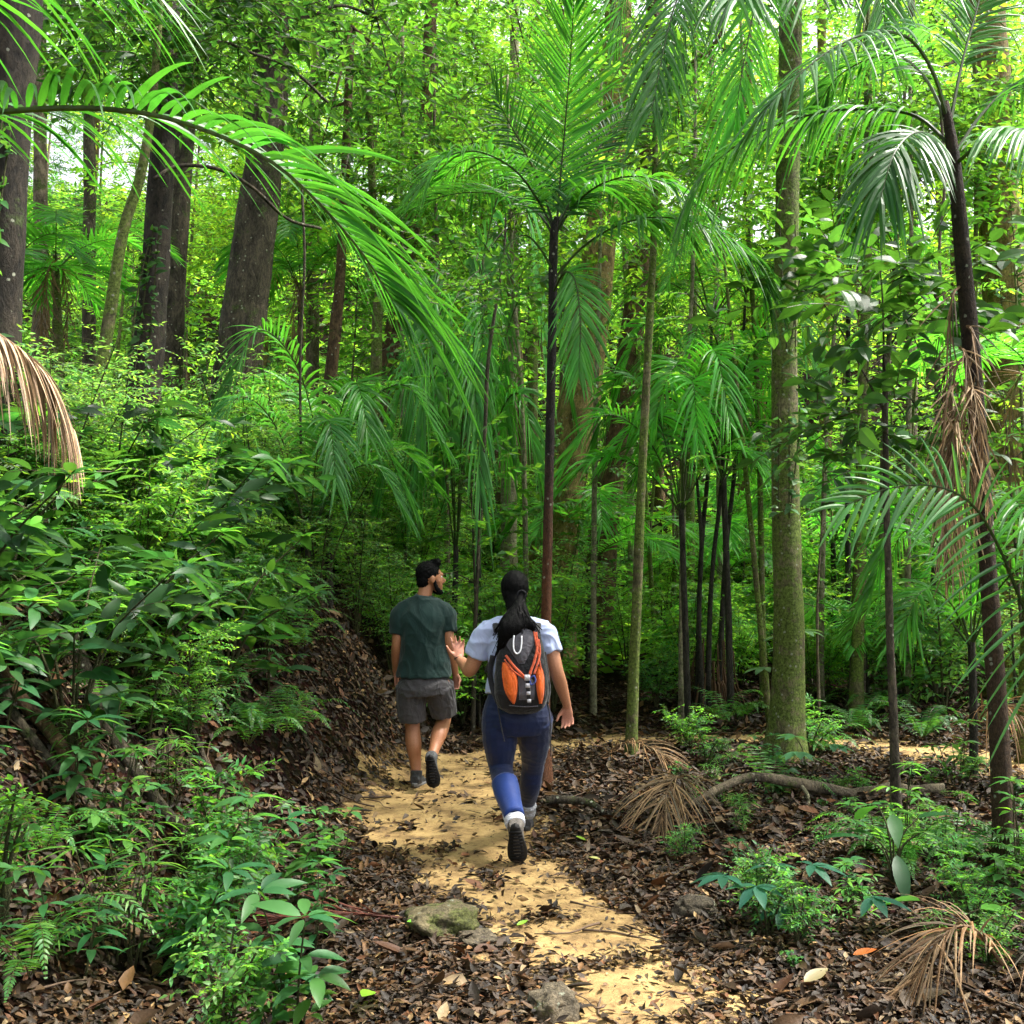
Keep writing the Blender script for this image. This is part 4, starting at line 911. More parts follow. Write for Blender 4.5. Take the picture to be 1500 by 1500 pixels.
def p_broad(h=1.0, w=.7, nt=26, L=.2, W=.062, col=(.035, .11, .022), k=6):
    r = proto('broadleaf_shrub'); st = MB(); lf = MB(); stems = 6; ends = []
    for s in range(stems):
        a = 6.28 * s / stems + rng.uniform(-.4, .4); ln = w * rng.uniform(.4, 1.); hh = h * rng.uniform(.55, 1.)
        q = catmull([(0, 0, -.05), (math.cos(a) * ln * .3, math.sin(a) * ln * .3, hh * .6), (math.cos(a) * ln, math.sin(a) * ln, hh)], 12)
        tube(st, q, np.linspace(.012, .004, 12), 5, (.06, .05, .03)); ends.append(q)
        # bright young rosette at the tip
        n = 6; aa = rng.random() * 6.28 + np.arange(n) * 1.05; d = np.stack([np.cos(aa), np.sin(aa), rng.uniform(.1, .7, n)], 1)
        ll = L * rng.uniform(.5, .95, n)
        leaves(lf, np.tile(q[-1], (n, 1)), d, (0, 0, 1), ll, ll * W / L * 1.1, .3, vary(np.array(col) * (2.0, 1.9, 1.2) if s % 2 else col, n, .15, .2), True)
    ends = np.array(ends); si = rng.integers(0, stems, nt); pi = (12 * (.2 + .8 * rng.random(nt) ** .6)).astype(int).clip(0, 11)
    a = rng.random(nt) * 6.28; td = np.stack([np.cos(a), np.sin(a), rng.uniform(-.1, .5, nt)], 1)
    sprays(lf, ends[si, pi], td, .32 * rng.uniform(.6, 1.3, nt), k, L, W, .3, col, True, .22, .22, .004, fwd=.7)
    kid(r, st.build('stem', B_STEM, r)); kid(r, lf.build('foliage', M_LEAF, r)); return r

def p_palm(h=.7, nf=8, l=1.2, L=.38, W=.026, col=PG, r0=.03, mat=None, dead=0):
    r = proto('understory_palm'); mb = MB()
    tube(mb, catmull([(0, 0, -.1), (.02 * h, .01, h * .5), (.04 * h, 0, h)], 16), np.linspace(r0 * 1.3, r0, 16), 9, (.1, .1, .1), rough=.1, rs=5)
    kid(r, mb.build('trunk', mat or B_PALM, r)); top = np.array((.04 * h, 0, h))
    for k in range(nf):
        a = 6.283 * k / nf + rng.uniform(-.3, .3); up = rng.uniform(.3, 1.0); ll = l * rng.uniform(.8, 1.15); d = np.array((math.cos(a), math.sin(a), 0))
        pts = [top - (0, 0, .03), top + d * ll * .28 + (0, 0, up * ll * .55), top + d * ll * .66 + (0, 0, up * ll * .72), top + d * ll * (1.02 - .1 * up) + (0, 0, up * ll * .45 - .12)]
        mb = MB(); frond(mb, pts, 34, L, W * 1.35, 58, .25, .32, col=np.array(col) * rng.uniform(.9, 1.5), r0=.008, start=.2, seg=4)
        kid(r, mb.build('frond', M_PALM, r, smooth=False))
    for k in range(dead):
        a = rng.random() * 6.28; d = np.array((math.cos(a), math.sin(a), 0))
        pts = [top, top + d * .12 + (0, 0, .02), top + d * .2 - (0, 0, .5 * l), top + d * .16 - (0, 0, 1. * l)]
        mb = MB(); frond(mb, pts, 24, .4, .016, 16, 0, .3, col=(.2, .12, .06), rcol=(.16, .1, .05), r0=.008, start=.15, seg=4, jit=.15); kid(r, mb.build('dead_frond', M_DEAD, r, smooth=False))
    return r

def p_sapling(h=4., r0=.025, nt=60, L=.10, W=.04, col=G_MD, spread=.7, mat=None, hi=False):
    r = proto('sapling'); mb = MB(); bx, by = rng.uniform(-.25, .25, 2)
    q = catmull([(0, 0, -.1), (bx * .5, by * .2, h * .4), (bx, by, h * .75), (bx * 1.3, by * 1.5, h)], 24)
    tube(mb, q, np.linspace(r0, r0 * .25, 24), 7, (.1, .1, .1), rough=.15, rs=3)
    lf = MB(); pi = (24 * (.35 + .65 * rng.random(nt))).astype(int).clip(0, 23); a = rng.random(nt) * 6.28
    out = np.stack([np.cos(a), np.sin(a), rng.uniform(-.1, .5, nt)], 1); b0 = q[pi] + out * (spread * rng.random((nt, 1)) ** .6)
    for i in range(0, nt, 4): tube(mb, catmull([q[pi[i]], (q[pi[i]] + b0[i]) / 2 + (0, 0, .05), b0[i]], 6), np.linspace(.008, .003, 6), 4, (.1, .1, .1))
    sprays(lf, b0, out, .42 * rng.uniform(.6, 1.3, nt), 11, L, W, .25, col, hi, .25, .3, .003)
    kid(r, mb.build('trunk', mat or B_GREY, r)); kid(r, lf.build('crown', M_LEAFFAR, r, smooth=False)); return r

def p_tree(h=11., r0=.14, cr=(2.4, 2.4, 3.2), nt=520, L=.13, W=.05, col=G_LT, mat=None, lowc=False):
    r = proto('forest_tree'); mb = MB(); bx, by = rng.uniform(-.5, .5, 2)
    q = catmull([(0, 0, -.3), (bx * .3, by * .5, h * .35), (bx, by, h * .7), (bx * 1.4, by, h)], 30)
    tube(mb, q, np.linspace(r0, r0 * .3, 30) * (1 + .5 * np.exp(-np.linspace(0, h, 30) / .3)), 10, (.1, .1, .1), rough=.15, rs=1.5)
    c = q[-1] - (0, 0, cr[2] * .55); branches(mb, q[16:26], c, cr, 9, r0 * .4, low=1.)
    kid(r, mb.build('trunk', mat or B_GREY, r))
    kid(r, crown_mesh(c, cr, nt, 14, L, W, col, .8, lobes=14, warm=.4, gap=.6).build('crown', M_LEAFFAR, r, smooth=False)); return r

class Kind:
    """first use moves the built plant itself, later uses copy it with its parts"""
    def __init__(self, root): self.root = root; self.used = False; KIDS[root.name] = root_children.get(root.name, [])
    def put(self, x, y, s, rz, label, cat, group, tilt=(0, 0), z=None, sz=None):
        o = self.root if not self.used else copy_tree(self.root); self.used = True
        o.location = (float(x), float(y), h1(x, y) if z is None else float(z)); o.scale = (s, s, s * (sz or 1)); o.rotation_euler = (tilt[0], tilt[1], rz)
        o['label'] = label; o['category'] = cat
        if group: o['group'] = group
        elif 'group' in o: del o['group']
        return o

ferns = [Kind(p_fern()), Kind(p_fern(9, .85, (.05, .15, .03))), Kind(p_fern(13, .6, (.03, .1, .025)))]
seeds = [Kind(p_seedling()), Kind(p_seedling(6, .35, .10, .05, (.05, .15, .035), 5)), Kind(p_seedling(3, .55, .16, .05, (.03, .10, .03), 7)), Kind(p_seedling(7, .6, .12, .035, (.06, .17, .03), 6))]
seeds += [Kind(p_seedling(9, .5, .17, .016, (.06, .17, .03), 6)), Kind(p_seedling(5, .3, .085, .07, (.04, .12, .035), 5)), Kind(p_shrub(.6, .4, 90, .04, .018, (.05, .14, .03), 11, .22, 'mid', 7)), Kind(p_shrub(.75, .5, 70, .06, .02, (.035, .11, .03), 12, .26, 'mid', 6))]
shrubs = [Kind(p_shrub(1.7, .8, 120, .075, .03, (.065, .155, .035))), Kind(p_shrub(2.2, 1.0, 210, .055, .020, (.065, .15, .05))), Kind(p_shrub(1.3, .8, 100, .09, .04, (.04, .115, .035))), Kind(p_shrub(1.8, .9, 130, .085, .03, (.06, .16, .03)))]
broads = [Kind(p_broad(1.0, .75, 28, .20, .062, (.022, .075, .018))), Kind(p_broad(1.3, .9, 34, .23, .07, (.018, .062, .018))), Kind(p_broad(.8, .6, 22, .17, .05, (.045, .13, .03)))]
upalms = [Kind(p_palm()), Kind(p_palm(1.3, 9, 1.3, .4, .026, PB)), Kind(p_palm(.35, 7, 1.0, .34, .024, (.04, .14, .035)))]
tpalms = [Kind(p_palm(3.6, 9, 1.25, .38, .028, PG, .035, None, 2)), Kind(p_palm(4.6, 8, 1.2, .36, .026, PB, .04, B_MOSS, 3))]
saps = [Kind(p_sapling()), Kind(p_sapling(5.5, .035, 90, .09, .035, G_LT, .9, B_MOSS)), Kind(p_sapling(3., .018, 44, .13, .055, G_DK, .5, B_DARK)), Kind(p_sapling(6.5, .045, 120, .10, .04, G_YL, 1.1))]
trees = [Kind(p_tree(11., .14, (2.5, 2.5, 3.6), 640, .17, .07)), Kind(p_tree(13, .18, (2.8, 2.8, 4.0), 720, .18, .075, G_YL, B_GOLD)), Kind(p_tree(9, .10, (2.1, 2.1, 3.2), 520, .16, .066, (.035, .115, .04), B_MOSS)), Kind(p_tree(15, .2, (3., 3., 4.8), 800, .19, .08, G_LT, B_BROWN))]

def free(x, y):
    """keep the sight line to the walkers and the path itself open"""
    if path_dist(np.array([x]), np.array([y]))[0] < .18: return False
    if y < 9.2 and -1.45 < x < .85 + .1 * max(0, y - 6): return False
    return True

rr = lambda a, b: a + (b - a) * random.random()

# far wood: trees one by one, denser with distance
FT = [('tall forest tree deep in the wood, yellow-green crown over a grey trunk', 'grey'), ('tall far tree with golden mossy trunk and pale yellow-green leaves', ''), ('far tree with mossy slim trunk and mid-green crown', ''), ('high far tree with brown trunk and loose light-green crown', '')]
cnt = 0
for (y0, y1, n, s0) in ((17, 22, 11, .5), (22, 29, 17, .6), (29, 44, 17, .72)):
    for k in range(n):
        y = rr(y0, y1); x = -y * .62 + (k + random.random()) / n * y * 1.24
        i = random.randrange(4); px = 750 + 1500 * x / y
        if any(abs(px - w) < h for w, h in ((190, 40), (695, 45), (840, 35), (1050, 30), (1335, 35))): continue      # gaps where the sky shows
        trees[i].put(x, y, s0 * rr(.85, 1.2), rr(0, 6.28), FT[i][0], 'tree', 'tall trees deep in the wood', (rr(-.05, .05), rr(-.05, .05)), sz=rr(.8, 1.1)); cnt += 1
# saplings between the trees
SL = ['thin grey young tree with sparse leafy twigs in the mid wood', 'young mossy-stemmed tree with light green leaves in the mid wood', 'small dark-stemmed sapling with broad dark leaves in the mid wood', 'tall thin young tree with yellow-green leaves in the mid wood']
for k in range(64):
    y = rr(10.5, 22)
    x = rr(-.58, .58) * y
    if not free(x, y) or (0 < x < 1.8 and y < 14) or (x < -1 and y < 12.5): continue
    i = random.randrange(4); saps[i].put(x, y, rr(.75, 1.25), rr(0, 6.28), SL[i], 'sapling', 'young trees in the mid wood', (rr(-.1, .1), rr(-.1, .1)))
# shrub layer
SHL = ['leafy green shrub of slender stems in the undergrowth', 'feathery fine-leaved tall shrub in the undergrowth', 'dark-leaved rounded shrub in the undergrowth', 'light green narrow-leaved shrub in the undergrowth']
for k in range(110):
    y = rr(10.8, 23) ; x = rr(-.6, .6) * y
    if not free(x, y): continue
    if y < 13.5 and .2 < x < 3.6: continue
    i = random.randrange(4); shrubs[i].put(x, y, rr(.7, 1.25), rr(0, 6.28), SHL[i], 'shrub', 'shrubs of the undergrowth')
UPL = ['small understory palm with arching dark green fronds', 'understory palm on a short dark stem with bright fronds', 'stemless young palm spreading a few fronds near the ground']
for k in range(20):
    y = rr(11.5, 20); x = rr(-.56, .56) * y
    if not free(x, y) or (y < 11.5 and x < 3.4): continue
    i = random.randrange(3); upalms[i].put(x, y, rr(.8, 1.25), rr(0, 6.28), UPL[i], 'palm', 'small palms of the undergrowth')
for (px, py, Y, i, lab) in ((440, 430, 13.8, 0, 'palm with drooping pale fronds and brown dead ones below, right of the massive trunk'), (110, 400, 9.5, 1, 'bright palm crown under the big arching frond'),
                            (20, 430, 9, 0, 'palm behind the thick left-hand trunk'), 
                            (1230, 420, 14, 0, 'palm crown behind the straight mossy trunk'), (1480, 560, 8.5, 1, 'palm crown behind the dark palm near the right edge')):
    q = P(px, py, Y); g = h1(q[0], Y); hh = (3.6, 4.6)[i]; s = rr(.9, 1.15)
    tpalms[i].put(q[0], Y, s, rr(0, 6.28), lab, 'palm tree', None, sz=max(.35, (q[2] - g) / hh / s))
for (px, py, Y, i, s, lab) in ((1005, 745, 11.2, 1, 1.0, 'small palm with a pale fan-like frond turned to the viewer, before the clumping palm'), (1066, 700, 11.8, 1, 1.1, 'bright small palm left of the straight mossy trunk'), 
                               (668, 800, 11.4, 2, 1., 'low pale palm just above the man'), (700, 760, 11.8, 0, .9, 'low palm between the two walkers, behind them'), (485, 715, 10, 0, 1., 'small palm on the bank left of the feathery shrub'),
                               (450, 790, 9.5, 2, 1., 'stemless palm on the crest of the bank'), (1420, 940, 8, 0, .9, 'small dark palm low behind the dark right-hand palm')):
    q = P(px, py, Y); g = h1(q[0], Y); hh = (.7, 1.3, .35)[i]
    upalms[i].put(q[0], Y, s, rr(0, 6.28), lab, 'palm', None, sz=max(.6, (q[2] - g) / hh / s))

# feathery shrubs on the bank behind the man, and the thicket closing the far side of the bend
for k in range(64):
    Y = rr(9.4, 13.5); x = rr(-2.8, .6) if k % 2 else rr(-4.2, -1.6)
    if x > -1.5 and Y < 10.8: continue
    i = random.choice((1, 1, 3, 0)); shrubs[i].put(x, Y, rr(.7, 1.1), rr(0, 6.28), SHL[i], 'shrub', 'shrubs of the undergrowth')
for k in range(20):
    Y = rr(11.6, 14.5); x = rr(-.3, 6)
    i = random.choice((0, 2, 3)); shrubs[i].put(x, Y, rr(.5, .95), rr(0, 6.28), SHL[i], 'shrub', 'shrubs of the undergrowth')
for k in range(7):
    shrubs[(1, 3)[k % 2]].put(-1.55 + .17 * k, 10.3 + .25 * ((k * 3) % 5), .62 + .05 * (k % 3), k * 1.3, SHL[(1, 3)[k % 2]], 'shrub', 'shrubs of the undergrowth')
# bank on the left: long-leaved shrubs on its crest
BL = ['long-leaved shrub with bright young leaves on the bank', 'tall long-leaved dark green shrub on the bank', 'low long-leaved shrub with mid-green leaves on the bank']
for k in range(28):
    y = rr(4.3, 8.8); x = -2.15 - rr(0, 1.9) + .1 * (y - 5)
    if x < -.62 * y: continue
    i = random.randrange(3); broads[i].put(x, y, rr(.75, 1.1), rr(0, 6.28), BL[i], 'shrub', 'long-leaved shrubs on the bank')
for k in range(26):
    y = rr(6., 10.); x = -2.3 - rr(0, 3.0)
    i = random.randrange(4); shrubs[i].put(x, y, rr(.5, .85), rr(0, 6.28), SHL[i], 'shrub', 'shrubs of the undergrowth')
# the slope of the bank: ferns and low shrubs half covering it
for k in range(30):
    y = rr(5.8, 8.6); x = -1.85 - rr(0, 1.5)
    i = random.choice((0, 2, 3)); shrubs[i].put(x, y, rr(.35, .6), rr(0, 6.28), SHL[i], 'shrub', 'shrubs of the undergrowth')
# ferns
FL = ['green fern with arching feathery fronds', 'large pale fern with arching feathery fronds', 'dense dark fern with many short fronds']
for k in range(74):
    if k < 50: y = rr(5.8, 9.4); x = -1.75 - rr(0, 1.5)
    else: y = rr(5.5, 13); x = rr(1.9, .56 * y)
    if x > 0 and 6.1 < y < 7.9 and x < 3.3: continue
    if not free(x, y): continue
    i = random.randrange(3); ferns[i].put(x, y, rr(.55, 1.0), rr(0, 6.28), FL[i], 'fern', 'ferns on the forest floor')
# seedlings: thick at lower left, scattered on the right
SDL = ['small seedling clump with whorls of oval leaves', 'low bushy seedling with small pale oval leaves', 'seedling with long dark drooping leaves', 'many-stemmed light green seedling with narrow leaves', 'grass-like seedling with long thin blades', 'low seedling with round heart-shaped leaves', 'fine-leaved bushy little shrub near the ground', 'small twiggy shrub with narrow dark leaves']
spots = []
for k in range(60):
    y = 3.55 + 4.2 * random.random() ** 1.3; x = -.74 - .10 * (y - 3.6) - rr(0, 1) ** 1.2 * (.40 * y)
    spots.append((x, y, rr(.35, 1.0)))
for k in range(40):
    y = rr(4.4, 9.6); x = .95 + .04 * y + rr(0, 1) * (.5 * y); spots.append((x, y, rr(.35, .85)))
for k in range(46):
    y = rr(4.3, 8.5); spots.append((rr(.9, .52 * y), y, rr(.22, .5)))
for x, y, s in spots:
    if path_dist(np.array([x]), np.array([y]))[0] < .25: continue
    if y > 6.4 and -1.6 < x < 1.: continue
    if x > 0 and 6.1 < y < 7.6 and x < 3.1: s *= .5
    i = random.choice((0, 1, 2, 2, 3, 4, 5, 6, 7)); seeds[i].put(x, y, s, rr(0, 6.28), SDL[i], 'seedling', 'seedlings on the forest floor', (rr(-.15, .15), rr(-.15, .15)))

ferns[1].put(-1.72, 3.75, .62, .6, 'large fern with broad blades in the bottom left corner', 'fern', None)
ferns[0].put(-1.95, 4.35, .5, 2.1, 'smaller fern behind the corner fern at the lower left', 'fern', None)
for k, (x, y, s) in enumerate(((-1.75, 6.9, .8), (-1.6, 7.4, .6), (-2.0, 6.3, .8), (-2.2, 5.7, .7), (-1.95, 7.9, .8), (-2.35, 6.9, .9), (-2.5, 5.2, .7))):
    ferns[k % 3].put(x, y, s, rr(0, 6.28), FL[k % 3], 'fern', 'ferns on the forest floor')
# single plants the photo singles out
def compound(label, px, py, n=4, L=.15, W=.05, h=.28, col=(.02, .085, .05), group=None, Y=None):
    x, y = gx(px, py); r = thing('seedling', (x, y, h1(x, y)), label, 'seedling'); st = MB(); lf = MB()
    for k in range(n):
        a = k * 6.283 / n + rng.uniform(-.4, .4); e = np.array((math.cos(a) * .2, math.sin(a) * .12, h * rng.uniform(.7, 1.2)))
        tube(st, catmull([(0, 0, -.03), e * (.4, .4, .7), e], 8), np.linspace(.006, .003, 8), 5, (.05, .06, .03))
        m = 6; aa = a + np.linspace(-1.9, 1.9, m); d = np.stack([np.cos(aa), np.sin(aa), rng.uniform(-.25, .1, m)], 1); ll = L * (1.1 - .25 * np.abs(np.linspace(-1, 1, m)))
        leaves(lf, np.tile(e, (m, 1)), d, (0, 0, 1), ll, ll * W / L, .2, vary(col, m, .12, .08), True)
    st.build('stem', B_STEM, r); lf.build('foliage', M_LEAF, r)
compound('blue-green seedling with hand-shaped compound leaves in the litter on the right', 1125, 1378)
compound('smaller blue-green seedling with three broad leaflets right of the hand-leaved one', 1215, 1372, 2, .17, .055, .2)
compound('pale green young plant growing beside the fallen arched branch', 1185, 1150, 3, .16, .08, .3, (.06, .17, .08))
compound('bright green small seedling at the lower left among brown leaves', 62, 1310, 3, .15, .065, .22, (.07, .24, .03))
compound('pale-leaved plant before the foot of the straight mossy trunk', 1150, 1080, 4, .22, .09, .9, (.08, .17, .09))

def broadleaf(label, px, py, n, L, W, h, col, cat='plant', lean=(0, 0)):
    x, y = gx(px, py); r = thing('broadleaf_plant', (x, y, h1(x, y)), label, cat); st = MB(); lf = MB()
    for k in range(n):
        a = k * 2.4 + rng.uniform(-.3, .3); e = np.array((math.cos(a) * .14 + lean[0], math.sin(a) * .10 + lean[1], h * rng.uniform(.5, 1.1)))
        tube(st, catmull([(0, 0, -.03), e * (.3, .3, .7), e], 8), np.linspace(.006, .004, 8), 5, (.06, .08, .03))
        d = np.array([[math.cos(a), math.sin(a), rng.uniform(-.6, .3)]])
        leaves(lf, e[None], d, (0, 0, 1), L * rng.uniform(.75, 1.15), W * rng.uniform(.8, 1.1), .35, vary(col, 1, .15, .1), True, .15)
    st.build('stem', B_STEM, r); lf.build('foliage', M_LEAF, r)
broadleaf('broad-leaved plant with paddle leaves under the dark-leaved sapling', 1310, 1300, 8, .25, .09, .38, (.02, .08, .02))
broadleaf('young plant with one upright bright green cut leaf beside straw dead fronds', 1392, 1385, 2, .24, .14, .25, (.10, .30, .04))
broadleaf('large-leaved plant at the left edge of the dark bank', 40, 1120, 5, .3, .11, .55, (.04, .16, .07), lean=(.1, -.1))

FGL = ['yellow-green fallen leaf at the bottom of the path', 'green fallen leaf beside the mossy rock', 'green fallen leaf on the dark patch of the path', 'small yellow-green fallen leaf right of the woman', 'curled yellow fallen leaf on the litter right of the path', 'green fallen leaf under the straw dead frond', 'orange fallen leaf in the litter at the lower right', 'pale dry leaf lying near the bottom right']
for (px, py, l, c), lab in zip(((545, 1478, .13, (.18, .38, .03)), (612, 1372, .07, (.10, .30, .03)), (757, 1378, .06, (.16, .34, .04)), (858, 1246, .07, (.22, .38, .04)), (880, 1274, .07, (.35, .38, .12)), (1175, 1272, .1, (.2, .36, .03)), (1250, 1428, .1, (.42, .13, .03)), (1178, 1460, .13, (.30, .27, .14))), FGL):
    x, y = gx(px, py); mb = MB(); a = rng.random() * 6.28
    leaves(mb, [(0, 0, .0)], (math.cos(a), math.sin(a), .08), (.15, -.2, 1), l, l * .42, -.15, c, True, .4)
    o = mb.build('fallen_leaf', M_LEAF); o.location = (x, y, max(h1(x, y), float(path_z(np.array([x]), np.array([y]))[0])) + .05); tag(o, lab, 'leaf')
# ------------------------------------------------------------------ the two walkers
def remesh(mb, name, mat, voxel=.007, smooth=4, parent=None, origin=None, colfun=None, disp=None):
    """fuse overlapping closed pieces into one continuous surface"""
    me = mb.mesh('tmp', None); ob = bpy.data.objects.new('tmp', me); COL.objects.link(ob)
    m = ob.modifiers.new('r', 'REMESH'); m.mode = 'VOXEL'; m.voxel_size = voxel
    if smooth:
        s = ob.modifiers.new('s', 'SMOOTH'); s.factor = .5; s.iterations = smooth
    dg = bpy.context.evaluated_depsgraph_get(); dg.update()
    out = bpy.data.meshes.new_from_object(ob.evaluated_get(dg), depsgraph=dg)
    bpy.data.objects.remove(ob); bpy.data.meshes.remove(me)
    n = len(out.vertices); co = np.empty(n * 3, np.float32); out.vertices.foreach_get('co', co); co = co.reshape(-1, 3).astype(float)
    if disp is not None:
        nr = np.empty(n * 3, np.float32); out.vertices.foreach_get('normal', nr); co = co + nr.reshape(-1, 3) * disp(co)[:, None]
    for a in list(out.color_attributes): out.color_attributes.remove(a)
    c = colfun(co) if colfun else np.full((n, 3), .5)
    a = out.color_attributes.new('Col', 'FLOAT_COLOR', 'POINT'); a.data.foreach_set('color', np.column_stack([c, np.ones(n)]).ravel().astype(np.float32))
    if origin is not None: co = co - origin
    out.vertices.foreach_set('co', co.ravel().astype(np.float32)); out.polygons.foreach_set('use_smooth', np.ones(len(out.polygons), bool)); out.update()
    out.name = name; out.materials.clear(); out.materials.append(mat)
    o = bpy.data.objects.new(name, out); COL.objects.link(o); o.parent = parent
    return o

def ell(mb, c, r, rot=None, nu=18, nv=12, col=(.5, .5, .5)):
    th = np.linspace(0, np.pi, nv)[:, None]; ph = np.linspace(0, 2 * np.pi, nu, endpoint=False)[None]
    v = np.stack([np.sin(th) * np.cos(ph), np.sin(th) * np.sin(ph), np.cos(th) * np.ones_like(ph)], -1).reshape(-1, 3) * np.asarray(r)
    if rot is not None: v = v @ np.asarray(rot).T
    i = np.arange(nv - 1)[:, None] * nu; j = np.arange(nu)[None]; j2 = (j + 1) % nu
    mb.add(v + np.asarray(c), col, np.stack([i + j, i + nu + j, i + nu + j2, i + j2], -1).reshape(-1, 4))

def rotz(a): return np.array(((math.cos(a), -math.sin(a), 0), (math.sin(a), math.cos(a), 0), (0, 0, 1)))
def rotx(a): return np.array(((1, 0, 0), (0, math.cos(a), -math.sin(a)), (0, math.sin(a), math.cos(a))))
X3 = np.array((1., 0, 0))

def limb(mb, pts, rad, n=22, seg=14, ref=X3):
    q = catmull(np.column_stack([np.asarray(pts, float), np.asarray(rad, float).reshape(len(pts), -1)]), n)
    tube(mb, q[:, :3], q[:, 3:] if q.shape[1] > 4 else q[:, 3], seg, ref=ref)

def hand(mb, wrist, d, palmn, side, s=1., curl=(.5, .55, .6, .65), spread=.12, thumb=.7, tcurl=.4):
    """palm, four unequal bent fingers and a thumb; d = wrist to knuckles, palmn = way the palm faces, side = towards the thumb"""
    d = nz(d); side = nz(side - np.dot(side, d) * d); pn = nz(np.cross(d, side)); pn = pn * np.sign(np.dot(pn, palmn) or 1)
    K = wrist + d * .088 * s
    limb(mb, [wrist - d * .01, wrist + d * .035 * s, K], [(.024 * s, .016 * s), (.034 * s, .016 * s), (.038 * s, .012 * s)], 8, 12, ref=side)
    L = (.068, .076, .070, .055)
    for i in range(4):
        o = (1.5 - i) * .0205 * s; f = d * math.cos((1.5 - i) * spread) + side * math.sin((1.5 - i) * spread)
        p = K + side * o - d * .012; pts = [p]; a = 0
        for j, fr_ in enumerate((.46, .30, .24)):
            a += curl[i] * (.55, 1., .8)[j]
            p = p + (f * math.cos(a) + pn * math.sin(a)) * L[i] * s * fr_ * 1.12; pts.append(p)
        limb(mb, pts, np.array([.0092, .0088, .0078, .0062]) * s, 10, 8)
    b = wrist + d * .024 * s + side * .026 * s; t0 = nz(side * thumb + d * .75 + pn * .25)
    p1 = b + t0 * .036 * s; t1 = nz(t0 + pn * tcurl - side * .25); p2 = p1 + t1 * .032 * s; p3 = p2 + nz(t1 + d * .3) * .024 * s
    limb(mb, [b - t0 * .012, p1, p2, p3], np.array([.014, .012, .0098, .0072]) * s, 10, 8)

SKIN_M = attrmat('skin', .5, .4, .1, 220.)
def skincol(base, reds=()):
    def f(co):
        n = np.array([mnoise.noise(Vector(p * 14)) for p in co]) if len(co) < 60000 else np.zeros(len(co))
        c = np.asarray(base) * (1 + .10 * n)[:, None]
        for p, r in reds:
            k = np.exp(-np.sum((co - p) ** 2, 1) / r ** 2)[:, None]; c = c * (1 - .55 * k) + np.array((.50, .22, .17)) * .55 * k
        return c
    return f

def wrinkle(amp, fx=9., fz=22., fn=5.):
    """soft undulation plus sharper folds along wandering creases"""
    def f(co):
        out = np.empty(len(co))
        for i, p in enumerate(co):
            w = mnoise.noise(Vector((p[0] * 4, p[1] * 4, p[2] * 4 + 9)))
            ridge = abs(mnoise.noise(Vector((p[0] * fx + 1.5 * w, p[1] * fx, p[2] * fz + 2.5 * w + p[0] * 6))))
            ridge2 = abs(mnoise.noise(Vector((p[0] * fx * 1.7 + 5, p[1] * fx * 1.7, p[2] * fz * .6 - p[0] * 9 + 2 * w))))
            out[i] = amp * (.8 - 1.5 * ridge ** .7 + .45 * w - .6 * ridge2) * .62
        return out
    return f

# ---------------------------------------------------------------- man
YM = 8.0
def Mn(px, py, dy=0.): return P(px, py, YM + dy)
mbase = np.array((Mn(618, 1150)[0], YM, h1(Mn(618, 1150)[0], YM) + .0))
mroot = thing('person', mbase, 'man in a dark green T-shirt and grey shorts walking away, looking to his side', 'person')
gz = h1(mbase[0], YM) + .02
lk_, la_ = Mn(604, 1062, .06), Mn(610, 1134, .0); lh = Mn(603, 1000, .02)
rk_, ra_ = Mn(650, 1054, .16), Mn(632, 1110, -.16); rh = Mn(643, 1000, .02)
lsh, rsh = Mn(588, 893), Mn(652, 893, .0)
lel, lwr = Mn(581, 944, -.02), Mn(580, 984, .10)
rel_, rwr = Mn(659, 944, -.02), Mn(667, 986, .10)
SKM = (.36, .155, .075)
body = MB()
neck0, neck1 = Mn(619, 884, .0), Mn(624, 862, .02)
hc = Mn(631, 848, .03)
limb(body, [neck0 - (0, 0, .05), neck0, neck1, neck1 + (0, 0, .05)], [.075, .062, .056, .055], 10)
FD = nz(np.array((math.cos(R(22)), math.sin(R(22)), 0)))           # the way he looks
SD = np.array((-FD[1], FD[0], 0)); Rh = np.column_stack([SD, -FD, (0, 0, 1)]) @ np.eye(3)
def hp(f, s, z): return hc + FD * f + SD * s + np.array((0, 0, z))
ell(body, hp(-.012, 0, .028), (.076, .098, .098), Rh)
limb(body, [hp(.03, 0, .03), hp(.048, 0, -.03), hp(.060, 0, -.085), hp(.058, 0, -.105)], [(.066, .05), (.062, .045), (.040, .034), (.026, .02)], 12, 14, ref=SD)   # face and jaw
limb(body, [hp(.082, 0, .028), hp(.098, 0, .004), hp(.113, 0, -.016), hp(.098, 0, -.028)], [.009, .011, .014, .012], 8, 8)         # nose
limb(body, [hp(.074, -.045, .036), hp(.090, 0, .036), hp(.074, .045, .036)], [.010, .014, .010], 8, 8)                       # brow
limb(body, [hp(.076, -.02, -.050), hp(.090, 0, -.050), hp(.076, .02, -.050)], [.007, .010, .007], 6, 8)
limb(body, [hp(.076, -.02, -.064), hp(.088, 0, -.064), hp(.076, .02, -.064)], [.007, .010, .007], 6, 8)
for sg in (-1, 1):
    ell(body, hp(-.010, sg * .078, -.004), (.012, .020, .033), Rh); ell(body, hp(.045, sg * .045, -.018), (.022, .022, .022), Rh)
sp = [Mn(618, 1005, .0), Mn(620, 960, .0), Mn(620, 915, .0), Mn(620, 888, .0)]
limb(body, sp, [(.14, .09), (.135, .085), (.14, .085), (.09, .06)], 16, 18)
for sh, el, wr in ((lsh, lel, lwr), (rsh, rel_, rwr)):
    limb(body, [sh - (0, 0, .02), sh * .5 + el * .5, el, el * .6 + wr * .4, wr], [.046, .048, .040, .041, .027], 20, 12)
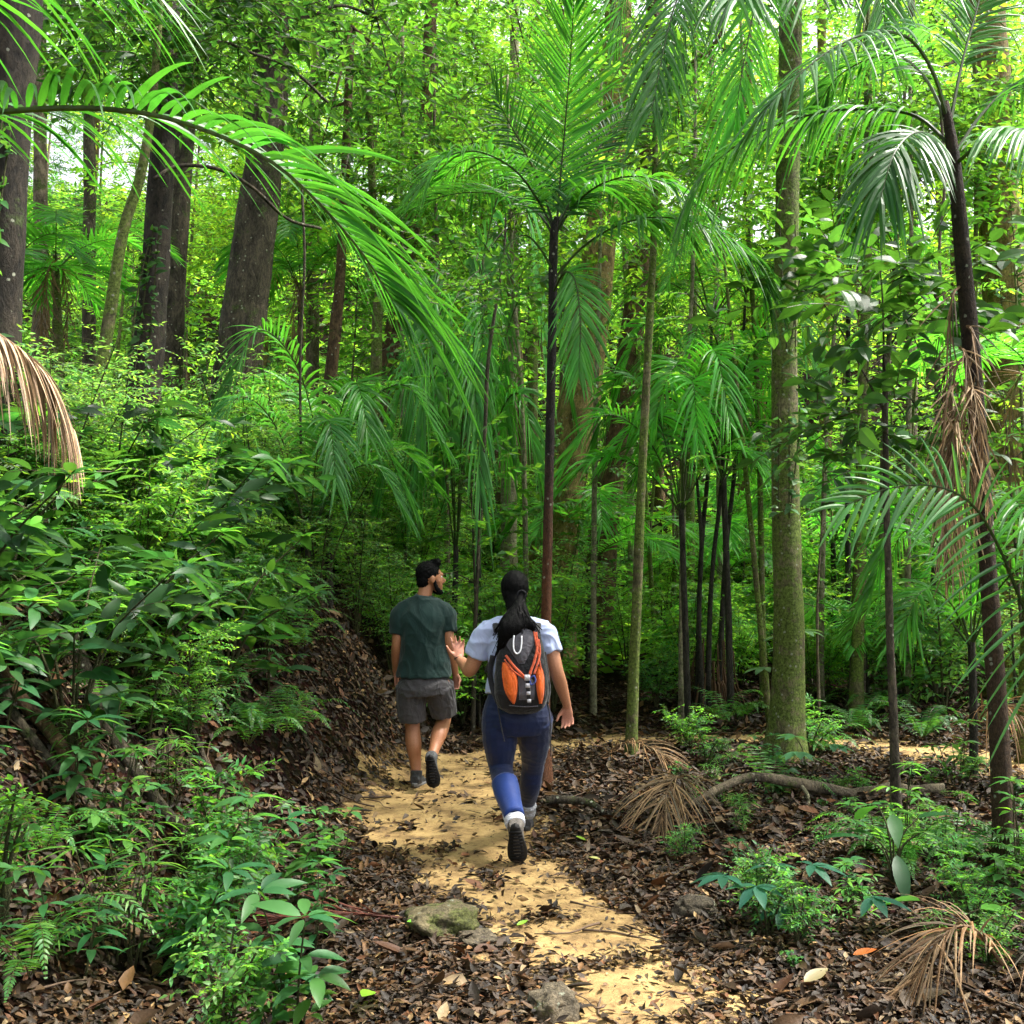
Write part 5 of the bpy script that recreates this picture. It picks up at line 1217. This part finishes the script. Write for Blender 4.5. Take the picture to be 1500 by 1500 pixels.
hand(body, lwr, np.array((.05, .12, -1)), np.array((1, -.2, 0)), np.array((.3, .9, 0)), 1.0, (.35, .4, .45, .5))
hand(body, rwr, np.array((.08, .05, -1)), np.array((-.5, -.9, 0)), np.array((.7, -.5, 0)), 1.0, (.75, .8, .85, .9), .1, .7, .8)
for hp_, k, a in ((lh, lk_, la_), (rh, rk_, ra_)):
    calf = k * .62 + a * .38 + nz(np.cross(a - k, X3)) * 0 + np.array((0, -.022, 0))
    limb(body, [hp_, hp_ * .4 + k * .6, k, calf, k * .3 + a * .7, a], [.085, .074, .058, .062, .046, .037], 26, 14)
remesh(body, 'body', SKIN_M, .006, 4, mroot, mbase, skincol(SKM, [(rwr + (0, 0, -.1), .09), (lwr + (0, 0, -.1), .09)]))
hair = MB(); 
ell(hair, hp(-.024, 0, .047), (.084, .100, .094), Rh, 24, 16); ell(hair, hp(-.062, 0, -.012), (.070, .055, .066), Rh)
limb(hair, [hp(.02, -.05, .125), hp(.05, 0, .128), hp(.02, .05, .125)], [.03, .034, .03], 8)
HAIRM = attrmat('dark_hair', .6, .05, .5, 160.)
remesh(hair, 'hair', HAIRM, .006, 3, mroot, mbase, lambda c: np.full((len(c), 3), .004), lambda co: np.array([.006 * mnoise.noise(Vector(p * 70)) for p in co]))
beard = MB()
for sg in (-1, 1): limb(beard, [hp(.010, sg * .072, -.012), hp(.022, sg * .066, -.06), hp(.055, sg * .045, -.098), hp(.082, 0, -.106)], [.012, .016, .020, .022], 12, 10)
limb(beard, [hp(.084, -.028, -.040), hp(.095, 0, -.040), hp(.084, .028, -.040)], [.007, .008, .007], 6, 8)
remesh(beard, 'beard', HAIRM, .005, 2, mroot, mbase, lambda c: np.full((len(c), 3), .007), lambda co: np.array([.004 * mnoise.noise(Vector(p * 90)) for p in co]))
for sg in (-1, 1):
    e = MB(); ell(e, hp(.072, sg * .032, .016), (.014, .014, .009), Rh, 10, 8, (.5, .48, .45)); ell(e, hp(.083, sg * .032, .016), (.006, .004, .006), Rh, 8, 6, (.01, .008, .006))
    e.build('eye', attrmat('eye', .2, .5), mroot, origin=mbase)
SHIRT_M = clothmat('green_tshirt', (.004, .022, .019), 10., .45, 500., .8, .5, (1, 1, .6))
sh = MB()
limb(sh, [Mn(621, 992, .0), Mn(621, 970, .0), Mn(620, 935, -.01), Mn(620, 905, -.01), Mn(620, 884, .0), Mn(621, 874, .01)], [(.214, .152), (.198, .136), (.182, .128), (.196, .126), (.140, .092), (.078, .072)], 30, 30)
for s0 in (lsh, rsh): limb(sh, [Mn(620, 878, .01), Mn(620, 886) * .5 + s0 * .5 + (0, 0, .012), s0 + (0, 0, -.012)], [.062, .066, .068], 12, 16)
for s0, e0, f in ((lsh, lel, .72), (rsh, rel_, .64)):
    a = s0 + (e0 - s0) * f; ce = Mn(620, 889, .0)
    limb(sh, [ce * .6 + s0 * .4 - (0, 0, .03), s0 + (0, 0, -.028), s0 * .5 + a * .5, a], [.072, .074, .074, .071], 18, 16)
remesh(sh, 'tshirt', SHIRT_M, .007, 12, mroot, mbase, None, wrinkle(.018, 8, 7))
SHORT_M = clothmat('grey_shorts', (.050, .047, .050), 12., .4, 600., .85, .5)
st = MB()
limb(st, [Mn(621, 975, .0), Mn(621, 990, .0), Mn(621, 1003, -.01), Mn(622, 1018, -.01)], [(.150, .10), (.172, .112), (.204, .140), (.203, .140)], 12, 26)
for h_, k_, ex, f in ((Mn(602, 1004), lk_, Mn(604, 1056, .03), 1), (Mn(643, 1004), rk_, Mn(651, 1046, .09), 1)):
    limb(st, [h_, h_ * .5 + ex * .5, ex], [.118, .112, .103], 16, 18)
remesh(st, 'shorts', SHORT_M, .007, 4, mroot, mbase, None, wrinkle(.015, 10, 13))

def shoe(root, base, ankle, toe_dir, up_dir, L, W, colu, cols, name='shoe', collar=.10):
    """upper and sole; ankle = joint, toe_dir = heel to toe, up_dir = out of the sole"""
    t = nz(toe_dir); u = nz(up_dir - np.dot(up_dir, t) * t); s = np.cross(t, u)
    heel = ankle - u * collar - t * L * .22
    up = MB()
    c = [heel + t * L * f + u * hh for f, hh in ((.03, .045), (.2, .052), (.45, .045), (.72, .034), (.97, .026))]
    limb(up, c, [(W * .36, .040), (W * .42, .050), (W * .44, .046), (W * .48, .034), (W * .30, .018)], 24, 16, ref=s)
    limb(up, [heel + t * L * .19 + u * .05, ankle - u * .01 - t * .004, ankle + u * .028], [.048, .046, .048], 10, 14, ref=s)
    o = remesh(up, name, attrmat(name + '_upper', .75, .3, .4, 120.), .006, 3, root, base, lambda co: np.asarray(colu) * (1 + .35 * np.array([mnoise.noise(Vector(p * 30)) for p in co]))[:, None])
    so = MB(); n = 26
    f = np.linspace(0, 1, n); hw = W * .5 * np.clip(np.sqrt(np.clip(1 - ((f - .5) / .5) ** 6, 0, 1)), .0, 1) * (.82 + .22 * np.sin(f * 5.0 - 2.2) + .02) 
    top = heel + t * (L * 1.02 * f[:, None] - .006) + u * .016; 
    rows = [(1.0, .018), (1.06, .010), (1.04, -.012), (.0, -.012)]
    v = []; 
    for sgn in (1, -1):
        for w_, z_ in rows: v.append(top + s * (sgn * hw * w_)[:, None] + u * z_)
    v = np.array(v); m = v.shape[0]; V = np.transpose(v, (1, 0, 2)).reshape(-1, 3); q = []
    order = [0, 1, 2, 3, 6, 5, 4]
    for i in range(n - 1):
        for a, b in zip(order, order[1:] + [order[0]]): q.append((i * m + a, i * m + b, (i + 1) * m + b, (i + 1) * m + a))
    so.add(V - base, cols, q); x = so.build('sole', attrmat(name + '_sole', .8, .3, .3, 90.), o)
    # tread bars
    tr = MB()
    for k in range(9):
        fk = .1 + .09 * k; c0 = heel + t * L * fk - u * .0045; w2 = W * .36
        tube(tr, np.array([c0 - s * w2, c0 + s * w2]) - base, .006, 6, np.asarray(cols) * .6)
    tr.build('tread', attrmat(name + '_tread', .85, .2), o)
    return o
shoe(mroot, mbase, la_, np.array((.18, 1, -.10)), np.array((0, .1, 1)), .275, .098, (.05, .052, .055), (.20, .20, .20), collar=.095)
shoe(mroot, mbase, ra_, np.array((.10, .42, -.95)), np.array((0, .95, .42)), .275, .098, (.07, .072, .075), (.012, .012, .013), collar=.085)

# ---------------------------------------------------------------- woman
YW = 6.2
def Wn(px, py, dy=0.): return P(px, py, YW + dy)
wx = Wn(760, 1200)[0]; wbase = np.array((wx, YW, h1(wx, YW)))
wroot = thing('person', wbase, 'woman with long dark ponytail, pale blue T-shirt and navy leggings carrying a backpack', 'person')
SKW = (.42, .19, .10)
whc = Wn(754, 866, .03)
wls, wrs = Wn(713, 922, .0), Wn(798, 922, .0)
wle, wlw = Wn(689, 981, .04), Wn(673, 966, .24)
wre, wrw = Wn(815, 982, -.03), Wn(831, 1034, .07)
wlh, wlk, wla = Wn(731, 1045, .0), Wn(734, 1125, .02), Wn(754, 1203, -.36)
wrh, wrk, wra = Wn(784, 1045, .0), Wn(781, 1120, .22), Wn(771, 1188, .42)
body = MB()
limb(body, [Wn(757, 920), Wn(757, 905, .01), Wn(756, 885, .02)], [.06, .048, .046], 10)
ell(body, whc + (0, -.005, .025), (.070, .086, .088))
limb(body, [whc + (0, .03, .03), whc + (0, .048, -.03), whc + (0, .056, -.085)], [(.060, .045), (.055, .04), (.026, .022)], 12, 14)
limb(body, [whc + (0, .085, .01), whc + (0, .112, -.022)], [.008, .013], 6, 8)
for sg in (-1, 1): ell(body, whc + (sg * .07, -.004, -.005), (.010, .018, .030))
limb(body, [whc + (-.02, .078, -.055), whc + (0, .092, -.055), whc + (.02, .078, -.055)], [.008, .011, .008], 6, 8)
limb(body, [Wn(757, 1045), Wn(756, 995), Wn(756, 955), Wn(756, 925), Wn(757, 912)], [(.155, .10), (.12, .08), (.125, .075), (.12, .07), (.065, .045)], 20, 18)
limb(body, [wls - (0, 0, .02), wls * .5 + wle * .5, wle, wle * .6 + wlw * .4, wlw], [.044, .050, .043, .041, .027], 22, 12)
limb(body, [wrs - (0, 0, .02), wrs * .5 + wre * .5, wre, wre * .6 + wrw * .4, wrw], [.044, .050, .043, .041, .026], 22, 12)
hand(body, wlw, np.array((-.10, .30, .80)), np.array((.1, -.9, .4)), np.array((-.95, .0, .25)), .98, (.10, .26, .42, .55), .11, .8, .2)
hand(body, wrw, np.array((.04, .10, -1)), np.array((-.3, -.9, 0)), np.array((-.9, .2, 0)), .98, (.55, .68, .75, .8), .06, .6, .6)
for h_, k, a in ((wlh, wlk, wla), (wrh, wrk, wra)):
    limb(body, [h_, h_ * .5 + k * .5, k, k * .6 + a * .4, a], [.085, .072, .052, .05, .034], 22, 12)
remesh(body, 'body', SKIN_M, .006, 4, wroot, wbase, skincol(SKW, [(wrw + (0, 0, -.1), .10), (wlw + (0, .02, .09), .11)]))
for sg in (-1, 1):
    e = MB(); ell(e, whc + (sg * .03, .078, .006), (.013, .011, .009), None, 10, 8, (.5, .48, .45)); ell(e, whc + (sg * .03, .088, .006), (.006, .004, .006), None, 8, 6, (.01, .008, .006)); e.build('eye', attrmat('eye', .2, .5), wroot, origin=wbase)
# hair: cap drawn to a tie, then a long loose ponytail
hr = MB()
ell(hr, whc + (0, -.022, .030), (.087, .098, .098), None, 28, 20); ell(hr, whc + (0, -.055, -.015), (.078, .06, .075))
tie = Wn(764, 871, -.125)
ell(hr, tie, (.026, .030, .026))
limb(hr, [whc + (0, -.04, .02), Wn(755, 893, -.07), Wn(752, 908, -.09)], [(.075, .06), (.055, .045), (.05, .035)], 12, 16)
limb(hr, [tie, Wn(760, 885, -.18), Wn(756, 900, -.25), Wn(749, 918, -.31), Wn(737, 940, -.285), Wn(730, 960, -.235)], [(.022, .02), (.030, .026), (.052, .03), (.066, .028), (.036, .02), (.014, .010)], 26, 14)
limb(hr, [Wn(758, 890, -.19), Wn(764, 904, -.27), Wn(774, 914, -.30), Wn(783, 924, -.29)], [(.03, .025), (.045, .026), (.036, .018), (.012, .008)], 18, 14)
remesh(hr, 'hair', HAIRM, .006, 3, wroot, wbase, lambda c: np.full((len(c), 3), .0035), lambda co: np.array([.004 * mnoise.noise(Vector((p[0] * 90, p[1] * 20, p[2] * 30))) for p in co]))
pt = MB()
ends = [(727, 960, -.235, 16), (734, 968, -.245, 14), (741, 948, -.29, 12), (750, 928, -.315, 10), (766, 922, -.315, 9), (780, 917, -.305, 12), (788, 930, -.27, 10), (725, 932, -.22, 12)]
for ex, ey, dy, m in ends:
    for k in range(m):
        j = rng.standard_normal(3) * (.012, .008, .02)
        w0 = Wn(tie_px := 762 + rng.uniform(-4, 5), 878, -.15); mid = Wn(757 + (ex - 757) * .45 + rng.uniform(-5, 5), 878 + (ey - 878) * .45, dy * .75 - .05); e = Wn(ex, ey, dy) + j
        q = catmull([tie, w0, mid, e], 16); tube(pt, q - wbase, np.linspace(.009, .003, 16) * rng.uniform(.6, 1.2), 5, np.array((.0045, .004, .0042)) * rng.uniform(.6, 1.9))
pt.build('ponytail', attrmat('ponytail_hair', .55, .08, .4, 200.), wroot)
mb = MB(); tt = np.linspace(0, 6.283, 20); tube(mb, tie - wbase + np.stack([.024 * np.cos(tt), 0 * tt - .022, .024 * np.sin(tt)], 1), .006, 6, (.01, .01, .012)); mb.build('hair_tie', attrmat('hair_tie', .8, .2), wroot)
TEE = clothmat('pale_blue_tshirt', (.40, .46, .66), 9., .25, 500., .85, .6, (1, 1, .6))
sh = MB()
limb(sh, [Wn(757, 1012), Wn(756, 990), Wn(756, 960), Wn(756, 935), Wn(757, 916), Wn(757, 905)], [(.188, .132), (.170, .120), (.166, .114), (.178, .112), (.130, .086), (.066, .06)], 28, 28)
for s0 in (wls, wrs): limb(sh, [Wn(757, 911), Wn(757, 916) * .5 + s0 * .5 + (0, 0, .006), s0 + (0, 0, -.014)], [.056, .062, .066], 12, 16)
for s0, e0, f in ((wls, wle, .66), (wrs, wre, .58)):
    a = s0 + (e0 - s0) * f; ce = Wn(757, 921)
    limb(sh, [ce * .5 + s0 * .5 - (0, 0, .03), s0 - (0, 0, .026), s0 * .5 + a * .5, a], [.066, .067, .071, .071], 18, 16)
remesh(sh, 'tshirt', TEE, .007, 11, wroot, wbase, None, wrinkle(.018, 8, 15))
LEG = clothmat('navy_leggings', (.004, .011, .048), 8., .35, 700., .55, .2)
lg = MB()
limb(lg, [Wn(757, 1005), Wn(757, 1030, -.01), Wn(757, 1052, -.01), Wn(757, 1072, .0)], [(.150, .105), (.190, .130), (.207, .145), (.17, .12)], 16, 26)
limb(lg, [Wn(733, 1050, -.01), wlh * .5 + wlk * .5 + (.0, -.01, 0), wlk, wlk * .6 + wla * .4 + (0, -.02, 0), wla + (0, 0, .02)], [.112, .104, .073, .066, .045], 26, 18)
limb(lg, [Wn(783, 1050, -.01), wrh * .5 + wrk * .5 + (.0, -.01, 0), wrk, wrk * .6 + wra * .4 + (0, -.02, 0), wra + (0, 0, .03)], [.112, .100, .070, .068, .046], 26, 18)
remesh(lg, 'leggings', LEG, .006, 4, wroot, wbase, None, wrinkle(.005, 9, 26))
cf = MB(); limb(cf, [wlk * .72 + wla * .28 + (0, -.016, 0), wlk * .55 + wla * .45 + (0, -.018, 0), wlk * .3 + wla * .7 + (0, -.006, .006), wla + (0, 0, .025)], [.0785, .0765, .066, .057], 20, 20)  # brighter blue shell over the left calf, below the knee only
o = cf.build('calf_blue', clothmat('bright_blue_calf', (.007, .032, .17), 8., .2, 700., .6, .15), wroot, origin=wbase); o['label'] = 'bright blue lower left leg of the leggings'
for nm, a, k, c_ in (('sock', wla, wlk, (.62, .63, .68)), ('sock', wra, wrk, (.34, .34, .36))):
    d = nz(k - a); sk = MB(); limb(sk, [a - d * .03, a + d * .005, a + d * .03, a + d * .055, a + d * .07], [.055, .060, .056, .060, .052], 18, 20)
    o = remesh(sk, nm, clothmat('ribbed_sock' + str(c_[0])[2:], c_, 30., .25, 300., .95, .8, (1, 1, 3)), .005, 1, wroot, wbase, None, wrinkle(.004, 16, 40))
BT = (.13, .115, .10)
shoe(wroot, wbase, wla - nz(wlk - wla) * .03, np.array((.07, .50, -.86)), np.array((0, .86, .50)), .265, .10, BT, (.014, .013, .012), 'boot', .085)
shoe(wroot, wbase, wra - nz(wrk - wra) * .03, np.array((.02, 1, -.03)), np.array((0, .03, 1)), .262, .098, (.05, .048, .05), (.03, .03, .03), 'boot', .098)
mb = MB(); c = wlw - wbase; dd = nz(np.array((-.2, .2, .6))); s1 = nz(np.cross(dd, (0, 1, .1))); s2 = np.cross(dd, s1)
tube(mb, c + .01 * dd + .031 * (s1 * np.cos(tt)[:, None] + s2 * np.sin(tt)[:, None]), .0035, 6, (.02, .025, .03)); mb.build('bracelet', attrmat('bracelet', .4, .5), wroot)

# ---------------------------------------------------------------- backpack, worn but a thing of its own
pbase = Wn(763, 1042, -.22); proot = thing('backpack', pbase, 'grey and black hiking backpack with orange side pockets and a white carabiner', 'backpack')
pr = [(1044, 764, .085, .06), (1036, 764, .145, .105), (1015, 764, .168, .128), (990, 764, .168, .125), (960, 763, .152, .108), (930, 762, .128, .088), (912, 761, .105, .072), (903, 760, .06, .045)]
def pk(py):
    a = np.array([q[0] for q in pr])[::-1]
    f = lambda i: float(np.interp(py, a, np.array([q[i] for q in pr])[::-1]))
    return f(1), f(2) * .93, f(3) * .95
def psurf(px, py, off=0.):
    """point on the outer face of the pack at photo row / column, off metres proud"""
    cx, rx, ry = pk(py); c = Wn(cx, py, -.205); x = Wn(px, py, -.3)[0] - c[0]
    k = max(0., 1 - min(1., abs(x) / rx) ** 3.2) ** (1 / 3.2)
    return np.array((c[0] + x, c[1] - ry * k - off, c[2]))
pk_b = MB(); rows = []
for py in np.linspace(1044, 903, 30):
    cx, rx, ry = pk(py); c = Wn(cx, py, -.205); a = np.linspace(0, 6.283, 40, endpoint=False)
    rows.append(c + np.stack([np.sign(np.cos(a)) * np.abs(np.cos(a)) ** .62 * rx, np.sign(np.sin(a)) * np.abs(np.sin(a)) ** .62 * ry, 0 * a], 1))
rows = np.array(rows); n, sg_ = rows.shape[:2]; i = np.arange(n - 1)[:, None] * sg_; j = np.arange(sg_)[None]; j2 = (j + 1) % sg_
V = np.vstack([rows.reshape(-1, 3), rows[0].mean(0), rows[-1].mean(0)]); jj = np.arange(sg_); j3 = (jj + 1) % sg_
pk_b.add(V, (.02, .02, .022), np.stack([i + j, i + j2, i + sg_ + j2, i + sg_ + j], -1).reshape(-1, 4), np.concatenate([np.stack([np.full(sg_, n * sg_), j3, jj], 1), np.stack([np.full(sg_, n * sg_ + 1), (n - 1) * sg_ + jj, (n - 1) * sg_ + j3], 1)]))
PKB = clothmat('black_nylon', (.006, .006, .007), 16., .5, 600., .6, .5)
remesh(pk_b, 'body', PKB, .006, 2, proot, pbase, None, wrinkle(.006, 14, 14))
def panel(name, rows_, mat, off=.012, bulge=.02, thick=.01, label=None):
    """padded panel lying on the pack; rows_ = (py, left px, right px) from top to bottom"""
    q = catmull(rows_, 26); m = 11; mb = MB(); F = []; Bk = []
    for a, (py, l, r) in enumerate(q):
        for k in range(m):
            s = k / (m - 1); e = math.sin(math.pi * s) ** .6 * math.sin(math.pi * min(1, max(0, a / 25))) ** .4
            F.append(psurf(l + (r - l) * s, py, off * .3 + (off + bulge) * e)); Bk.append(psurf(l + (r - l) * s, py, -thick))
    nF = len(F); i = np.arange(25)[:, None] * m; j = np.arange(m - 1)[None]
    qd = np.stack([i + j, i + j + 1, i + m + j + 1, i + m + j], -1).reshape(-1, 4)
    ring = list(range(m)) + [m - 1 + m * k for k in range(1, 26)] + [25 * m + k for k in range(m - 2, -1, -1)] + [m * k for k in range(24, 0, -1)]
    sd = [(a, b, b + nF, a + nF) for a, b in zip(ring, ring[1:] + ring[:1])]
    mb.add(np.array(F + Bk) - pbase, (.1, .1, .1), np.vstack([qd, qd[:, ::-1] + nF, np.array(sd)])); o = mb.build(name, mat, proot)
    if label: o['label'] = label
    return o
PKG = clothmat('grey_nylon', (.085, .082, .095), 14., .5, 600., .55, .7); PKO = clothmat('orange_nylon', (.72, .12, .012), 16., .35, 600., .5, .8, (1.5, 1.5, .5)); PKR = clothmat('rust_webbing', (.50, .085, .03), 30., .3, 500., .7, .4)
PKW = clothmat('pale_webbing', (.50, .49, .52), 60., .4, 500., .6, .3); PKC = clothmat('dark_webbing', (.012, .012, .014), 30., .3, 500., .7, .3)
panel('top_lid', [(908, 744, 779), (916, 738, 786), (930, 738, 786), (942, 741, 782), (956, 750, 776), (970, 760, 768)], PKG, .012, .020)
panel('side_pocket', [(968, 736, 744), (978, 735, 752), (992, 736, 758), (1008, 739, 758), (1020, 745, 756), (1028, 751, 754)], PKO, .012, .022)
panel('side_pocket', [(974, 787, 793), (986, 785, 797), (1000, 785, 798), (1014, 787, 797), (1028, 790, 794)], PKO, .012, .018)
panel('front_panel', [(985, 759, 771), (996, 759, 783), (1010, 760, 783), (1022, 760, 783)], PKG, .006, .008)
def strap(name, pts, w, mat, th=.004):
    q = catmull([psurf(a, b, o) for a, b, o in pts], 24); mb = MB()
    tube(mb, q - pbase, np.column_stack([np.full(24, w), np.full(24, th)]), 8, ref=X3 if abs(q[-1][0] - q[0][0]) < abs(q[-1][2] - q[0][2]) else np.array((0, 0, 1.))); return mb.build(name, mat, proot)
strap('compression_strap', [(741, 958, .012), (752, 972, .03), (766, 986, .034), (771, 992, .032)], .008, PKR); strap('compression_strap', [(739, 964, .012), (748, 976, .03), (758, 984, .034), (768, 990, .03)], .005, PKR)
strap('compression_strap', [(785, 925, .012), (787, 945, .022), (783, 965, .028), (778, 978, .030), (774, 990, .032)], .008, PKR); strap('compression_strap', [(789, 935, .010), (791, 955, .018), (787, 970, .026), (782, 984, .030)], .006, PKR)
strap('compression_strap', [(781, 920, .02), (785, 940, .022), (790, 965, .02), (793, 985, .02)], .005, PKR)
strap('zip', [(733, 948, .004), (736, 925, .006), (745, 912, .006), (761, 907, .006), (778, 912, .006), (787, 925, .006), (790, 948, .004)], .003, PKG)
strap('zip', [(746, 1030, .008), (757, 1031, .010), (772, 1032, .010), (788, 1031, .008)], .003, PKG)
strap('buckle_strap', [(772, 984, .034), (773, 998, .032), (774, 1012, .030), (775, 1026, .022)], .0125, PKC)
for k, (a, b) in enumerate(((772, 989), (773, 1000), (774, 1011), (775, 1022))):
    c = psurf(a, b, .040 - .003 * k) - pbase; mb = MB(); w_ = (.016, .013, .011, .011)[k]; hh = (.016, .012, .009, .009)[k]
    tube(mb, np.array([c - (0, 0, hh), c + (0, 0, hh)]) + rng.uniform(-.001, .001), np.array([(w_, .005)] * 2), 10); mb.build('buckle', PKW, proot)
mb = MB(); uu = [(753, 929), (752, 940), (753, 950), (757, 955), (762, 951), (764, 940), (764, 930)]
tube(mb, catmull([psurf(a, b, .044) for a, b in uu], 30) - pbase, .0045, 8, (.1, .1, .1)); CARM, cnt_, co_ = newmat('white_carabiner'); bb = N(cnt_, 'ShaderNodeBsdfPrincipled'); bb.inputs['Base Color'].default_value = (.78, .78, .80, 1); bb.inputs['Roughness'].default_value = .3; bb.inputs['Metallic'].default_value = .2; cnt_.links.new(bb.outputs[0], co_.inputs[0])
mb.build('carabiner', CARM, proot)
mb = MB(); tube(mb, catmull([psurf(776, 990, .03), psurf(782, 986, .045), psurf(784, 994, .045), psurf(778, 999, .04), psurf(776, 993, .035)], 20) - pbase, .004, 6); mb.build('cord_loop', clothmat('blue_cord', (.05, .08, .30), 40., .3), proot)
for a in ([Wn(722, 960, -.09), Wn(718, 985, -.10), Wn(722, 1010, -.12), Wn(730, 1030, -.18)], [Wn(796, 955, -.09), Wn(800, 985, -.10), Wn(803, 1010, -.11), Wn(800, 1030, -.16)]):
    mb = MB(); tube(mb, catmull(a, 20) - pbase, np.column_stack([np.full(20, .016), np.full(20, .006)]), 8); mb.build('shoulder_strap', PKC, proot)
for s_ in (-1, 1):
    a = [Wn(757 + s_ * 28, 925, -.11), Wn(757 + s_ * 30, 915, -.06), Wn(757 + s_ * 30, 913, .0), Wn(757 + s_ * 30, 925, .09), Wn(757 + s_ * 34, 960, .115), Wn(757 + s_ * 42, 985, .05)]
    mb = MB(); tube(mb, catmull(a, 30) - pbase, np.column_stack([np.full(30, .024), np.full(30, .008)]), 8); mb.build('shoulder_strap', PKC, proot)
mb = MB(); tube(mb, catmull([Wn(729, 1036, -.16), Wn(732, 1052, -.165), Wn(735, 1068, -.16), Wn(739, 1086, -.15)], 16) - pbase, np.column_stack([np.full(16, .009), np.full(16, .003)]), 8, (.1, .1, .1)); mb.build('hanging_strap', clothmat('grey_webbing', (.035, .036, .04), 30., .3), proot)
mb = MB(); tube(mb, catmull([Wn(802, 1030, -.14), Wn(806, 1055, -.13), Wn(806, 1080, -.13), Wn(807, 1108, -.13)], 16) - pbase, np.column_stack([np.full(16, .006), np.full(16, .003)]), 8, (.1, .1, .1)); mb.build('hanging_strap', PKC, proot)
mb = MB()
for k in range(7): tube(mb, np.array([psurf(764 + k * 2.1, 1034, .004), psurf(765.2 + k * 2.1, 1034 - (1 if k % 2 else 1.6), .004)]) - pbase, .0016, 5, (.1, .1, .1))
# ------------------------------------------------------------------ light, sky, camera
w = bpy.data.worlds.new('World'); SC.world = w; w.use_nodes = True
nt = w.node_tree; nt.nodes.clear()
sky = N(nt, 'ShaderNodeTexSky', sky_type='NISHITA', sun_disc=False)
SUN_EL, SUN_AZ = R(60), R(82)         # azimuth from +Y towards +X
sky.sun_elevation = SUN_EL; sky.sun_rotation = SUN_AZ; sky.dust_density = 4.0; sky.air_density = 1.0; sky.ozone_density = 1.0
hs = N(nt, 'ShaderNodeHueSaturation'); hs.inputs['Saturation'].default_value = .2
bg = N(nt, 'ShaderNodeBackground'); bg.inputs['Strength'].default_value = .15
out = N(nt, 'ShaderNodeOutputWorld')
nt.links.new(sky.outputs[0], hs.inputs['Color']); nt.links.new(hs.outputs[0], bg.inputs[0]); nt.links.new(bg.outputs[0], out.inputs[0])
sd = bpy.data.lights.new('sun', 'SUN'); sd.energy = 4.0; sd.angle = R(9); sd.color = (1, .95, .86)
so = bpy.data.objects.new('sun', sd); COL.objects.link(so); so['kind'] = 'structure'
dv = Vector((math.sin(SUN_AZ) * math.cos(SUN_EL), math.cos(SUN_AZ) * math.cos(SUN_EL), math.sin(SUN_EL)))
so.rotation_euler = dv.to_track_quat('Z', 'Y').to_euler(); so.location = dv * 60
cd = bpy.data.cameras.new('camera'); cam = bpy.data.objects.new('camera', cd); COL.objects.link(cam)
cd.sensor_width = 36; cd.lens = 36; cd.clip_start = .05; cd.clip_end = 400
cam.location = (0, 0, CAM_H); cam.rotation_euler = (R(90) + PITCH, 0, 0); SC.camera = cam
vs = SC.view_settings; vs.view_transform = 'Standard'; vs.look = 'None'; vs.exposure = 1.72; vs.gamma = 1
cy = SC.cycles
cy.max_bounces = 5; cy.diffuse_bounces = 4; cy.glossy_bounces = 1; cy.transmission_bounces = 4; cy.transparent_max_bounces = 4
cy.caustics_reflective = False; cy.caustics_refractive = False; cy.sample_clamp_indirect = 6
cy.use_denoising = True
try: cy.denoiser = 'OPENIMAGEDENOISE'; cy.denoising_input_passes = 'RGB_ALBEDO_NORMAL'
except Exception: pass
cy.use_adaptive_sampling = True; cy.adaptive_threshold = .03
SC.render.use_persistent_data = False
